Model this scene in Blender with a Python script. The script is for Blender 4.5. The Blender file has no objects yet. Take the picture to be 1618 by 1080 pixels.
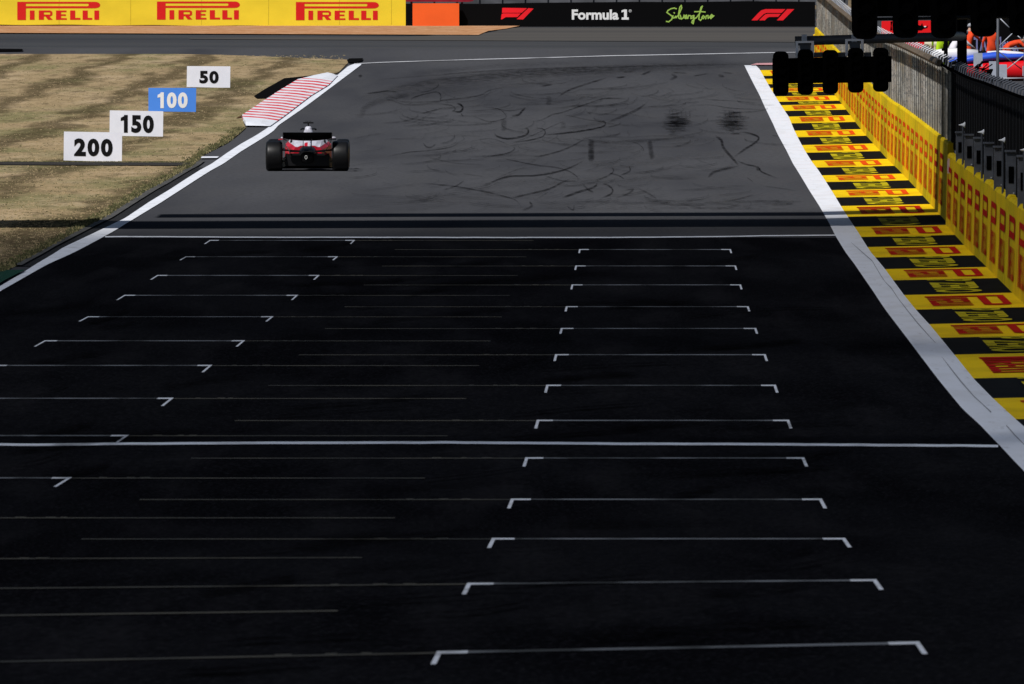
import bpy, bmesh, math, random
import numpy as np
from mathutils import Vector, Matrix

random.seed(11)
RNG = np.random.default_rng(5)
S = bpy.context.scene
COL = S.collection

# ------------------------------------------------------------------ camera
FPX = 24690.0                      # focal length in photograph pixels (1618 wide)
CAMZ = 5.6
PITCH = math.atan(640.0 / FPX)
cam = bpy.data.cameras.new('camera')
cam.sensor_width = 36.0
cam.lens = 36.0 * FPX / 1618.0
cam.clip_start = 1.0
cam.clip_end = 6000.0
cam.dof.use_dof = True
cam.dof.focus_distance = 400.0
cam.dof.aperture_fstop = 30.0
co = bpy.data.objects.new('camera', cam)
COL.objects.link(co)
co.location = (0, 0, CAMZ)
co.rotation_euler = (math.pi / 2 - PITCH, 0, 0)
S.camera = co

# ------------------------------------------------------------------ light
SUN_EL, SUN_AZ = math.radians(50), math.radians(-143)
TO_SUN = Vector((math.sin(SUN_AZ) * math.cos(SUN_EL), math.cos(SUN_AZ) * math.cos(SUN_EL), math.sin(SUN_EL)))
W = bpy.data.worlds.new('World')
S.world = W
W.use_nodes = True
nt = W.node_tree
sky = nt.nodes.new('ShaderNodeTexSky')
sky.sky_type = 'NISHITA'
sky.sun_disc = False
sky.sun_elevation = SUN_EL
sky.sun_rotation = SUN_AZ
nt.links.new(sky.outputs[0], nt.nodes['Background'].inputs[0])
nt.nodes['Background'].inputs[1].default_value = 0.05
sl = bpy.data.lights.new('sun', 'SUN')
sl.energy = 5.0
sl.angle = math.radians(0.5)
sl.color = (1.0, 0.97, 0.935)
so = bpy.data.objects.new('sun', sl)
COL.objects.link(so)
so.rotation_euler = TO_SUN.to_track_quat('Z', 'Y').to_euler()
S.view_settings.view_transform = 'Standard'
S.view_settings.look = 'None'
S.view_settings.exposure = -0.26
S.view_settings.gamma = 1.0
try:
    S.cycles.use_denoising = True
    S.cycles.max_bounces = 6
    S.cycles.transparent_max_bounces = 64
except Exception:
    pass

# ------------------------------------------------------------------ pixel <-> world helpers
CP, SP = math.cos(PITCH), math.sin(PITCH)

def P(px, py, d):
    """the point at distance d (along +Y) that the photograph shows at pixel (px, py)"""
    u, v = (px - 809.0) / FPX, (540.0 - py) / FPX
    t = d / (CP + v * SP)
    return Vector((u * t, d, CAMZ + t * (-SP + v * CP)))

_TAB = [(0, 30), (1900, 44), (1400, 57), (1200, 69), (1080, 80.5), (1029, 86.8), (923.5, 102.8), (854, 118.8), (788, 134.8), (724, 150.8),
        (664.5, 166.8), (609, 182.8), (560, 198.8), (519, 214.8), (484.5, 230.8), (450.5, 246.8), (420, 262.8),
        (394.5, 278.8), (340, 314), (305, 342), (270, 377), (257, 394), (218, 442), (178, 492), (140, 542),
        (100, 600), (82, 630), (56, 676), (42, 702), (10, 765), (-15, 830)]
TD = np.array([b for a, b in _TAB[1:]], float)
TZ = np.array([P(809, a, b).z for a, b in _TAB[1:]], float)

def _pchip(xs, ys):
    h = np.diff(xs); dl = np.diff(ys) / h
    m = np.zeros_like(ys)
    for i in range(1, len(xs) - 1):
        if dl[i - 1] * dl[i] > 0:
            w1, w2 = 2 * h[i] + h[i - 1], h[i] + 2 * h[i - 1]
            m[i] = (w1 + w2) / (w1 / dl[i - 1] + w2 / dl[i])
    m[0], m[-1] = dl[0], dl[-1]
    def f(x):
        x = min(max(x, xs[0]), xs[-1])
        i = min(max(int(np.searchsorted(xs, x)) - 1, 0), len(xs) - 2)
        t = (x - xs[i]) / h[i]
        return ((1 + 2 * t) * (1 - t) ** 2 * ys[i] + t * (1 - t) ** 2 * h[i] * m[i]
                + t * t * (3 - 2 * t) * ys[i + 1] + t * t * (t - 1) * h[i] * m[i + 1])
    return f

_zp = _pchip(TD, TZ)
_CD, _CC = [60, 86.8, 102.8, 110, 119], [0.028, 0.020, 0.009, 0.004, 0.0]
XK = None                                        # X of the white apron's track-side edge against distance

def gz(x, d):
    z = _zp(d) + float(np.interp(d, _CD, _CC)) * x
    if XK is not None:
        z += 0.022 * float(np.interp(d, [500, 600], [1, 0])) * min(max(0.0, x - XK(d)), 6.0)
    return z

def G(px, py, off=0.0):
    """ground point seen at a photograph pixel"""
    u, v = (px - 809.0) / FPX, (540.0 - py) / FPX
    k = 1.0 / (CP + v * SP)
    lo, hi = 44.0, 830.0
    # march from near to far for the first crossing
    def h(d):
        return CAMZ + d * k * (-SP + v * CP) - gz(u * d * k, d)
    n = 60
    prev = lo
    for i in range(1, n + 1):
        d = lo + (hi - lo) * i / n
        if h(d) <= 0:
            a, b = prev, d
            for _ in range(32):
                c = 0.5 * (a + b)
                if h(c) > 0: a = c
                else: b = c
            d = 0.5 * (a + b)
            break
        prev = d
    else:
        d = hi
    x = u * d * k
    return Vector((x, d, gz(x, d) + off))

def table(pts):
    """X as a function of distance along a traced ground line"""
    q = sorted(((p.y, p.x) for p in (G(*a) for a in pts)))
    ds, xs = np.array([a for a, b in q]), np.array([b for a, b in q])
    def f(d):
        if d < ds[0]: return float(xs[0] + (d - ds[0]) * (xs[min(2, len(xs)-1)] - xs[0]) / (ds[min(2, len(xs)-1)] - ds[0]))
        if d > ds[-1]: return float(xs[-1])
        return float(np.interp(d, ds, xs))
    return f

RIB_L = [(1176, 103), (1200, 150), (1222, 197), (1243, 238.6), (1260, 270), (1278, 300), (1295, 326.7), (1310, 353),
         (1320, 373), (1336.7, 400), (1379.5, 460.8), (1417, 514), (1451.7, 560), (1482.8, 601), (1521.5, 648), (1548, 672),
         (1580.5, 706), (1618, 745.7), (1680, 812), (1760, 905), (1850, 1010)]
RIB_R = [(1200, 109), (1221, 145.6), (1246, 184), (1271, 237), (1290, 265), (1318, 308), (1333, 333), (1353, 363), (1376.7, 400),
         (1400, 428), (1429, 467.6), (1469, 514), (1506.7, 560), (1538, 599), (1570, 631.7), (1603, 662), (1618, 675), (1700, 748),
         (1800, 842), (1900, 940)]
WALL_B = [(1284, 107), (1300, 125), (1325, 155), (1346, 180), (1367, 211), (1387, 238.6), (1430, 288), (1477, 341), (1506, 358), (1525, 380),
          (1618, 462), (1700, 540), (1800, 640), (1900, 745)]
XK = table(RIB_L)
XRR = table(RIB_R)
_wp = [G(*a) for a in WALL_B if a[1] < 700]
_wc = np.polyfit([p.y for p in _wp], [p.x for p in _wp], 3)
print('wall fit residual px', [round((float(np.polyval(_wc, p.y)) - p.x) * FPX / p.y, 1) for p in _wp])
_wa, _wb = min(p.y for p in _wp), max(p.y for p in _wp)
def XW(d):
    e = min(max(d, _wa), _wb)
    return float(np.polyval(_wc, e)) + (d - e) * (0.0085 if d < e else 0.02)
LINE_L = [(0, 453), (37, 431), (99, 392), (173, 357), (198, 345), (235, 320), (268, 300), (360, 241), (380, 228), (423, 202), (447, 185),
          (490, 152), (518, 135), (534, 118), (551, 104), (566, 99)]
LINE_R = [(0, 461), (74, 419), (178, 367), (255, 320), (286, 300), (360, 254), (380, 240), (432, 207), (440, 198), (486, 166), (518, 142),
          (538, 127), (570, 103)]
XLL, XLR = table([(-240, 590), (-120, 522)] + LINE_L), table([(-240, 604), (-120, 533)] + LINE_R)
GRASS = [(-200, 560), (-100, 490), (0, 433), (12, 427), (74, 394), (133, 361), (163, 346), (205, 320), (236, 300), (255, 291), (303, 264), (320, 246), (360, 226), (388, 203),
         (383, 189), (430, 159), (471, 131), (479, 127), (534, 116), (550, 100), (548, 95)]
XG = table(GRASS)

# ------------------------------------------------------------------ materials
MATS = {}
def mat(name, col, rough=0.85, spec=0.25, var=0.0, scale=(1, 1, 1), metal=0.0, col2=None, lo=0.35, hi=0.65, detail=4.0, coat=0.0):
    """principled surface; var / col2 blend a second tone in with world-space noise"""
    if name in MATS: return MATS[name]
    m = bpy.data.materials.new(name); m.use_nodes = True
    n, l = m.node_tree.nodes, m.node_tree.links
    b = n['Principled BSDF']
    b.inputs['Base Color'].default_value = (*col, 1)
    b.inputs['Roughness'].default_value = rough
    b.inputs['Specular IOR Level'].default_value = spec
    b.inputs['Metallic'].default_value = metal
    if coat: b.inputs['Coat Weight'].default_value = coat
    if var or col2:
        g = n.new('ShaderNodeNewGeometry'); mp = n.new('ShaderNodeMapping'); tx = n.new('ShaderNodeTexNoise'); rp = n.new('ShaderNodeMapRange'); mx = n.new('ShaderNodeMix')
        mx.data_type = 'RGBA'
        mp.inputs['Scale'].default_value = scale
        tx.inputs['Scale'].default_value = 1.0; tx.inputs['Detail'].default_value = detail
        rp.inputs['From Min'].default_value = lo; rp.inputs['From Max'].default_value = hi
        l.new(g.outputs['Position'], mp.inputs['Vector']); l.new(mp.outputs[0], tx.inputs['Vector']); l.new(tx.outputs['Fac'], rp.inputs['Value'])
        l.new(rp.outputs[0], mx.inputs['Factor'])
        c2 = col2 or tuple(c * (1 - var) for c in col)
        mx.inputs['A'].default_value = (*c2, 1); mx.inputs['B'].default_value = (*col, 1)
        l.new(mx.outputs['Result'], b.inputs['Base Color'])
    MATS[name] = m
    return m

def layered(name, base, layers, rough=0.9, spec=0.15):
    """base colour with several noise layers: (colour, scale xyz, lo, hi, amount, detail)"""
    m = bpy.data.materials.new(name); m.use_nodes = True
    n, l = m.node_tree.nodes, m.node_tree.links
    b = n['Principled BSDF']
    b.inputs['Roughness'].default_value = rough; b.inputs['Specular IOR Level'].default_value = spec
    g = n.new('ShaderNodeNewGeometry')
    rgb = n.new('ShaderNodeRGB'); rgb.outputs[0].default_value = (*base, 1)
    cur = rgb.outputs[0]
    for i, (c, sc, lo, hi, amt, det) in enumerate(layers):
        mp = n.new('ShaderNodeMapping'); tx = n.new('ShaderNodeTexNoise'); rp = n.new('ShaderNodeMapRange'); mx = n.new('ShaderNodeMix'); mx.data_type = 'RGBA'
        mp.inputs['Scale'].default_value = sc; mp.inputs['Location'].default_value = (i * 17.3, i * 7.1, 0)
        tx.inputs['Scale'].default_value = 1.0; tx.inputs['Detail'].default_value = det
        rp.inputs['From Min'].default_value = lo; rp.inputs['From Max'].default_value = hi
        rp.inputs['To Max'].default_value = amt
        l.new(g.outputs['Position'], mp.inputs['Vector']); l.new(mp.outputs[0], tx.inputs['Vector']); l.new(tx.outputs['Fac'], rp.inputs['Value'])
        l.new(rp.outputs[0], mx.inputs['Factor']); l.new(cur, mx.inputs['A']); mx.inputs['B'].default_value = (*c, 1)
        cur = mx.outputs['Result']
    l.new(cur, b.inputs['Base Color'])
    return m

M_TRACK = layered('asphalt', (0.074, 0.076, 0.084), [
    ((0.047, 0.049, 0.057), (0.22, 0.012, 1), 0.40, 0.65, 0.9, 3),
    ((0.070, 0.071, 0.076), (0.9, 0.05, 1), 0.45, 0.70, 0.6, 5),
    ((0.046, 0.048, 0.053), (9, 1.2, 1), 0.45, 0.75, 0.55, 6)], 1.0, 0.0)
M_PAD_SHADE = layered('shade_darkened_asphalt', (0.0085, 0.009, 0.011), [
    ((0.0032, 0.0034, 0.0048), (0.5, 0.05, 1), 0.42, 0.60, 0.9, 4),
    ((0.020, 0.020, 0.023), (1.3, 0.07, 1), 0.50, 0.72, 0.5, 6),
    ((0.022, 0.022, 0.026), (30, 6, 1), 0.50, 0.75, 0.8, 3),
    ((0.004, 0.004, 0.005), (14, 1.6, 1), 0.45, 0.75, 0.6, 5)], 1.0, 0.0)  # near-black tone puts part of the shade into the asphalt colour
M_FARROAD = layered('far_asphalt', (0.050, 0.052, 0.057), [
    ((0.036, 0.038, 0.044), (0.015, 0.11, 1), 0.42, 0.60, 0.9, 3),
    ((0.072, 0.070, 0.068), (0.02, 0.2, 1), 0.50, 0.70, 0.6, 3)], 0.95, 0.1)
M_WHITE = layered('white_paint', (0.80, 0.83, 0.90), [
    ((0.62, 0.62, 0.63), (2.5, 0.35, 1), 0.45, 0.75, 0.5, 5),
    ((0.40, 0.40, 0.41), (9, 0.6, 1), 0.62, 0.78, 0.6, 6)], 0.7, 0.3)
M_LINE = layered('line_paint', (0.83, 0.86, 0.93), [((0.45, 0.45, 0.46), (3.5, 1.5, 1), 0.48, 0.68, 0.6, 5)], 0.7, 0.3)
M_WORN = layered('worn_line_paint', (0.19, 0.20, 0.22), [((0.045, 0.045, 0.045), (1.6, 0.3, 1), 0.42, 0.60, 1.0, 4)], 0.8, 0.1)
M_FAINT = layered('faint_line_paint', (0.085, 0.077, 0.060), [((0.04, 0.038, 0.034), (0.9, 0.3, 1), 0.42, 0.62, 0.9, 4)], 0.8, 0.1)
M_YEL = layered('yellow_paint', (0.84, 0.57, 0.006), [((0.60, 0.40, 0.006), (1.2, 0.3, 1.5), 0.45, 0.68, 0.65, 6), ((0.40, 0.26, 0.01), (8, 3, 6), 0.62, 0.78, 0.5, 6)], 0.85, 0.04)
M_YWALL = layered('yellow_wall_paint', (0.80, 0.56, 0.008), [((0.58, 0.42, 0.010), (1.2, 0.16, 0.5), 0.44, 0.58, 0.6, 4), ((0.70, 0.42, 0.006), (1.0, 0.28, 0.9), 0.52, 0.66, 0.35, 4), ((0.30, 0.23, 0.02), (2.0, 0.7, 2.2), 0.56, 0.74, 0.45, 6), ((0.16, 0.12, 0.03), (6, 2.2, 1.0), 0.62, 0.78, 0.6, 6)], 0.85, 0.04)
M_RED_SHADE = mat('shaded_red_lettering', (0.50, 0.012, 0.006), 0.85, 0.03, 0.25, (6, 2, 6))  # darker copy of the red, for lettering lying in shade
M_RED_LIT = mat('sunlit_red_lettering', (0.80, 0.085, 0.006), 0.85, 0.03, 0.3, (6, 2, 6))  # brighter copy of the same red, for lettering in sun
M_BLK = mat('black_paint', (0.007, 0.007, 0.0075), 0.9, 0.03, 0.4, (3, 0.6, 3))
M_SIL = mat('matt_black_metal', (0.002, 0.002, 0.0023), 1.0, 0.0)
M_STEEL = mat('dark_grey_steel', (0.06, 0.067, 0.083), 0.5, 0.4, 0.2, (5, 5, 5))
M_LSTEEL = mat('pale_grey_steel', (0.50, 0.53, 0.60), 0.45, 0.4, 0.2, (4, 4, 4))
M_BOX = mat('grey_cabinet_paint', (0.40, 0.44, 0.53), 0.55, 0.35, 0.15, (6, 6, 6))
M_DBOX = mat('slate_cabinet_paint', (0.11, 0.12, 0.145), 0.7, 0.15, 0.4, (5, 3, 5))
M_WIRE = layered('galvanised_wire', (0.40, 0.39, 0.36), [((0.19, 0.175, 0.145), (1.5, 0.10, 1.2), 0.42, 0.60, 0.85, 5), ((0.16, 0.16, 0.16), (1, 0.35, 14), 0.50, 0.62, 0.8, 3), ((0.56, 0.43, 0.24), (0.6, 0.10, 1.4), 0.60, 0.74, 0.5, 4)], 0.6, 0.3)
M_WIRE_SHADE = mat('shaded_wire', (0.009, 0.0095, 0.011), 0.8, 0.1)  # darker copy of the fence wire, standing for shade
M_RUST = mat('brown_steel', (0.17, 0.13, 0.09), 0.7, 0.2, 0.4, (4, 1, 4))

# ------------------------------------------------------------------ mesh helpers
class MB:
    def __init__(self): self.v, self.f, self.mi = [], [], []
    def add(self, verts, faces, mi=0):
        o = len(self.v)
        self.v += [tuple(p) for p in verts]
        self.f += [tuple(i + o for i in f) for f in faces]
        self.mi += [mi] * len(faces)
        return self
    def box(self, x0, x1, y0, y1, z0, z1, mi=0, m=None):
        vs = [Vector((x, y, z)) for x in (x0, x1) for y in (y0, y1) for z in (z0, z1)]
        if m is not None: vs = [m @ p for p in vs]
        return self.add(vs, [(0, 1, 3, 2), (4, 6, 7, 5), (0, 4, 5, 1), (2, 3, 7, 6), (0, 2, 6, 4), (1, 5, 7, 3)], mi)
    def tube(self, pts, r, n=8, mi=0, cap=True):
        pts = [Vector(p) for p in pts]
        rs = r if isinstance(r, (list, tuple)) else [r] * len(pts)
        rings = []
        for i, p in enumerate(pts):
            t = (pts[min(i + 1, len(pts) - 1)] - pts[max(i - 1, 0)]).normalized()
            a = t.cross(Vector((0, 0, 1)))
            if a.length < 1e-3: a = t.cross(Vector((1, 0, 0)))
            a.normalize(); b = t.cross(a)
            rings.append([p + (a * math.cos(2 * math.pi * k / n) + b * math.sin(2 * math.pi * k / n)) * rs[i] for k in range(n)])
        return self.rings(rings, mi, cap)
    def rings(self, rings, mi=0, cap=True, closed=True):
        n = len(rings[0]); vs = [p for r in rings for p in r]; fs = []
        for i in range(len(rings) - 1):
            for k in range(n if closed else n - 1):
                k2 = (k + 1) % n
                fs.append((i * n + k, i * n + k2, (i + 1) * n + k2, (i + 1) * n + k))
        if cap:
            fs.append(tuple(range(n))[::-1]); fs.append(tuple((len(rings) - 1) * n + k for k in range(n)))
        return self.add(vs, fs, mi)
    def prism(self, poly, fn, t0, t1, mi=0):
        """2-D polygon swept from t0 to t1; fn(u, v, t) -> point"""
        return self.rings([[fn(u, v, t0) for u, v in poly], [fn(u, v, t1) for u, v in poly]], mi)
    def ball(self, c, rx, ry, rz, n=12, m=8, mi=0):
        c = Vector(c); rings = []
        for i in range(m + 1):
            a = math.pi * i / m
            rings.append([c + Vector((rx * math.sin(a) * math.cos(2 * math.pi * k / n), ry * math.sin(a) * math.sin(2 * math.pi * k / n), rz * math.cos(a))) for k in range(n)])
        return self.rings(rings, mi, False)
    def build(self, name, mats, parent=None, smooth=False, loc=None):
        mats = mats if isinstance(mats, (list, tuple)) else [mats]
        base = Vector((0, 0, 0))
        if parent is not None:
            q = parent
            while q is not None:
                base = base + Vector(q.location); q = q.parent
        if loc is not None: base = base + Vector(loc)
        me = bpy.data.meshes.new(name)
        me.from_pydata([tuple(Vector(p) - base) for p in self.v], [], self.f)
        for m in mats: me.materials.append(m)
        me.polygons.foreach_set('material_index', self.mi)
        bm = bmesh.new(); bm.from_mesh(me); bmesh.ops.recalc_face_normals(bm, faces=bm.faces); bm.to_mesh(me); bm.free()
        if smooth:
            for p in me.polygons: p.use_smooth = True
        me.update()
        o = bpy.data.objects.new(name, me); COL.objects.link(o)
        if loc is not None: o.location = loc
        if parent is not None: o.parent = parent
        return o

def tag(o, label, cat, group=None):
    o['label'] = label; o['category'] = cat
    if group: o['group'] = group
    return o
def thing(name, loc, label, cat, group=None):
    o = bpy.data.objects.new(name, None); o.empty_display_size = 0.3
    COL.objects.link(o); o.location = loc
    return tag(o, label, cat, group)
def struct(o, kind='structure'):
    o['kind'] = kind; return o

def drape(name, left, right, d0, d1, off, m, step=3.0, nx=3, parent=None):
    """sheet on the ground between two X(d) curves"""
    n = max(2, int(abs(d1 - d0) / step) + 1)
    mb = MB(); rows = []
    for i in range(n):
        d = d0 + (d1 - d0) * i / (n - 1)
        a, b = left(d), right(d)
        rows.append([Vector((a + (b - a) * k / nx, d, gz(a + (b - a) * k / nx, d) + off)) for k in range(nx + 1)])
    mb.rings(rows, 0, False, False)
    return mb.build(name, m, parent)
def patch(name, rows, off, m, parent=None):
    """sheet from pixel rows: each row [(x, y), (x, y)] left to right, far to near"""
    mb = MB(); q = []
    for a, b in rows:
        q.append([G(a[0] + (b[0] - a[0]) * k / 4, a[1] + (b[1] - a[1]) * k / 4, off) for k in range(5)])
    mb.rings(q, 0, False, False)
    return mb.build(name, m, parent)

def text2d(s, bold=0.0):
    """letters as 2-D triangles, bounding box normalised to 0..1; returns verts, faces, aspect"""
    cu = bpy.data.curves.new('text', 'FONT'); cu.body = s; cu.offset = bold; cu.resolution_u = 4
    o = bpy.data.objects.new('text', cu); COL.objects.link(o)
    dg = bpy.context.evaluated_depsgraph_get(); dg.update()
    me = o.evaluated_get(dg).to_mesh()
    v = np.array([tuple(p.co)[:2] for p in me.vertices]); f = [tuple(p.vertices) for p in me.polygons]
    o.evaluated_get(dg).to_mesh_clear()
    bpy.data.objects.remove(o); bpy.data.curves.remove(cu)
    a, b = v.min(0), v.max(0); sz = b - a
    return (v - a) / sz, f, sz[0] / sz[1]

def rects(*r): return [[(x0, y0), (x1, y0), (x1, y1), (x0, y1)] for x0, y0, x1, y1 in r]
def tyre_logo():
    """the long-P red logo as quads, u 0..1 along, v 0..1 up"""
    q = []
    def R(x0, y0, x1, y1): q.append([(x0, y0), (x1, y0), (x1, y1), (x0, y1)])
    def C(*p): q.append(list(p))
    R(220, 20, 330, 250)
    R(330, 20, 1120, 42); R(330, 75, 1120, 100)
    arc = [(1215 + 65 * math.cos(a), 60 + 40 * math.sin(a)) for a in np.linspace(-math.pi / 2, math.pi / 2, 9)]
    inner = [(1120 + 14 * math.cos(a), 58.5 + 16.5 * math.sin(a)) for a in np.linspace(-math.pi / 2, math.pi / 2, 9)]
    C((1120, 20), (1215, 20), (1134, 58.5), inner[2], (1120, 42))
    C((1134, 58.5), (1215, 100), (1120, 100), (1120, 75), inner[6])
    C((1134, 58.5), (1215, 20), (1215, 100))
    C(*arc)
    R(380, 130, 440, 247)
    R(495, 130, 560, 247); R(560, 130, 640, 152); R(560, 182, 640, 204); C((640, 130), (668, 146), (668, 188), (640, 204)); C((580, 204), (630, 204), (672, 247), (612, 247))
    R(715, 130, 780, 247); R(780, 130, 848, 150); R(780, 178, 840, 197); R(780, 227, 852, 247)
    R(895, 130, 960, 247); R(960, 224, 1026, 247)
    R(1055, 130, 1120, 247); R(1120, 224, 1178, 247)
    R(1205, 130, 1266, 247)
    return [[((x - 220) / 1060.0, 1 - (y - 20) / 230.0) for x, y in p] for p in q]
LOGO = tyre_logo()
def lay(polys, fn, mb=None, mi=0):
    mb = mb or MB()
    for p in polys: mb.add([fn(u, v) for u, v in p], [tuple(range(len(p)))], mi)
    return mb

# ================================================================== the ground
tm = MB()
rows = []
for d in [-60, 20] + list(np.linspace(30, 830, 101)) + [1000, 1600, 3000]:
    rows.append([Vector((x, d, gz(0, min(max(d, 44), 830)) - 0.5)) for x in (-1500, -300, -80, -20, 20, 80, 300, 1500)])
tm.rings(rows, 0, False, False)
struct(tm.build('ground', mat('dry_earth', (0.20, 0.15, 0.09), 1, 0.1, 0.3, (0.2, 0.05, 1))))

def sheet_row(d):
    k = XK(d)
    return [-90, -30, -15, -8, -4, min(0, k - 1), k, k + 3, k + 6, k + 30]
mb = MB(); rows = []
for d in np.arange(34, 640.1, 2.0):
    rows.append([Vector((x, d, gz(x, d))) for x in sheet_row(d)])
mb.rings(rows, 0, False, False)
struct(mb.build('track', M_TRACK))
mb = MB(); rows = []
for d in np.arange(640, 760, 4.0):
    rows.append([Vector((x, d, gz(x, d))) for x in sheet_row(d)])
mb.rings(rows, 0, False, False)
struct(mb.build('far_road', M_FARROAD))

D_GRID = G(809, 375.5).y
struct(drape('shaded_grid_tarmac', XLR, XK, 36, D_GRID, 0.006, M_PAD_SHADE, 2.0, 6))  # track asphalt again, darkened in colour for the shade over the grid

# grass field on the left, far edge against the cross road
far_edge = table  # far boundary is nearly level in the picture
mb = MB(); rows = []
D_FAR = G(300, 86).y
D_TIP = G(548, 95).y
for d in list(np.arange(44, D_TIP, 3.0)) + list(np.linspace(D_TIP, D_FAR, 8)):
    xr = XG(d) if d <= D_TIP else XG(D_TIP) - (d - D_TIP) / (D_FAR - D_TIP) * 6.0
    if d > D_FAR - 0.01: xr = XG(D_TIP) - 7
    xs = [-62, -40, -25, -18, -13, -9, -6]
    row = [x for x in xs if x < xr - 0.5]
    row = (row + [xr] * 8)[:8]
    row = list(np.interp(np.linspace(0, 1, 8), np.linspace(0, 1, 8), row))
    rows.append([Vector((x, d, gz(x, d) + 0.03)) for x in row])
mb.rings(rows, 0, False, False)
M_GRASS = layered('dry_grass', (0.33, 0.245, 0.14), [
    ((0.17, 0.165, 0.075), (0.30, 0.05, 1), 0.45, 0.60, 0.8, 6),
    ((0.46, 0.35, 0.225), (0.5, 0.09, 1), 0.50, 0.66, 0.6, 5),
    ((0.11, 0.085, 0.048), (1.6, 0.22, 1), 0.50, 0.70, 0.75, 6),
    ((0.46, 0.36, 0.225), (7, 1.2, 1), 0.52, 0.75, 0.6, 4),
    ((0.07, 0.06, 0.032), (16, 0.8, 1), 0.56, 0.74, 0.6, 4)], 1.0, 0.0)
# mown bands (a real change of cut) crossing the field
BANDPH = math.pi / 2 - 2 * math.pi / 3.35 * (-15.5 - 0.0102 * 608 + 1.6)
def add_bands(m):
    n, l = m.node_tree.nodes, m.node_tree.links
    b = n['Principled BSDF']
    cur = b.inputs['Base Color'].links[0].from_socket
    g = n.new('ShaderNodeNewGeometry')
    sp = n.new('ShaderNodeSeparateXYZ'); l.new(g.outputs['Position'], sp.inputs[0])
    a1 = n.new('ShaderNodeMath'); a1.operation = 'MULTIPLY_ADD'; l.new(sp.outputs['Y'], a1.inputs[0]); a1.inputs[1].default_value = -0.0102; l.new(sp.outputs['X'], a1.inputs[2])
    tx = n.new('ShaderNodeTexNoise'); mp2 = n.new('ShaderNodeMapping'); mp2.inputs['Scale'].default_value = (0.8, 0.09, 1)
    l.new(g.outputs['Position'], mp2.inputs['Vector']); l.new(mp2.outputs[0], tx.inputs['Vector']); tx.inputs['Scale'].default_value = 1; tx.inputs['Detail'].default_value = 6
    a3 = n.new('ShaderNodeMath'); a3.operation = 'MULTIPLY_ADD'; l.new(tx.outputs['Fac'], a3.inputs[0]); a3.inputs[1].default_value = 3.2; l.new(a1.outputs[0], a3.inputs[2])
    a4 = n.new('ShaderNodeMath'); a4.operation = 'MULTIPLY_ADD'; a4.inputs[1].default_value = 2 * math.pi / 3.35; a4.inputs[2].default_value = BANDPH; l.new(a3.outputs[0], a4.inputs[0])
    a5 = n.new('ShaderNodeMath'); a5.operation = 'SINE'; l.new(a4.outputs[0], a5.inputs[0])
    rp = n.new('ShaderNodeMapRange'); rp.inputs['From Min'].default_value = 0.0; rp.inputs['From Max'].default_value = 0.95; rp.inputs['To Max'].default_value = 0.76
    l.new(a5.outputs[0], rp.inputs['Value'])
    mx = n.new('ShaderNodeMix'); mx.data_type = 'RGBA'; mx.inputs['B'].default_value = (0.062, 0.048, 0.026, 1)
    l.new(rp.outputs[0], mx.inputs['Factor']); l.new(cur, mx.inputs['A']); l.new(mx.outputs['Result'], b.inputs['Base Color'])
add_bands(M_GRASS)
struct(mb.build('grass_field', M_GRASS))

# short standing blades over the field, denser by the edges
mb = MB()
def tuft(x, d, h, w, mi):
    z = gz(x, d) + 0.02
    for k in range(3):
        ox, lean = random.uniform(-w, w), random.uniform(-0.6, 0.6) * h
        p = Vector((x + ox, d + random.uniform(-w, w), z))
        b = random.uniform(0.25, 0.5) * w
        mb.add([p + Vector((-b, 0, 0)), p + Vector((b, 0, 0)), p + Vector((lean, random.uniform(-.3, .3) * h, h))], [(0, 1, 2)], mi)
for i in range(26000):
    py = random.uniform(88, 432)
    px = random.uniform(-10, 560)
    if px > np.interp(py, [95, 116, 127, 159, 189, 203, 226, 264, 300, 346, 394, 433], [546, 530, 476, 426, 380, 386, 356, 300, 234, 161, 72, 0]) - 2: continue
    if 256 < py < 264: continue
    p = G(px, py)
    tuft(p.x, p.y, random.uniform(0.012, 0.035), 0.04, random.choice((0, 0, 0, 1, 1, 2)))
edge = [(p[0], p[1]) for p in GRASS[2:14]] 
for i in range(2600):
    j = random.randrange(len(edge) - 1); t = random.random()
    px = edge[j][0] + (edge[j + 1][0] - edge[j][0]) * t - abs(random.gauss(0, 9)); py = edge[j][1] + (edge[j + 1][1] - edge[j][1]) * t
    if px < -5: continue
    p = G(px, py); tuft(p.x, p.y, random.uniform(0.02, 0.07), 0.05, random.choice((1, 2, 2, 3)))
for i in range(900):
    px = random.uniform(0, 302); p = G(px, 258.0 + random.uniform(-1.2, 0.6)); tuft(p.x, p.y, random.uniform(0.015, 0.04), 0.05, random.choice((1, 2, 2, 3)))
struct(mb.build('grass', [mat('straw_blade', (0.44, 0.34, 0.20), 1, 0), mat('olive_blade', (0.24, 0.21, 0.11), 1, 0), mat('dark_blade', (0.075, 0.075, 0.04), 1, 0), mat('green_blade', (0.11, 0.115, 0.05), 1, 0)]), 'stuff')

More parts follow.
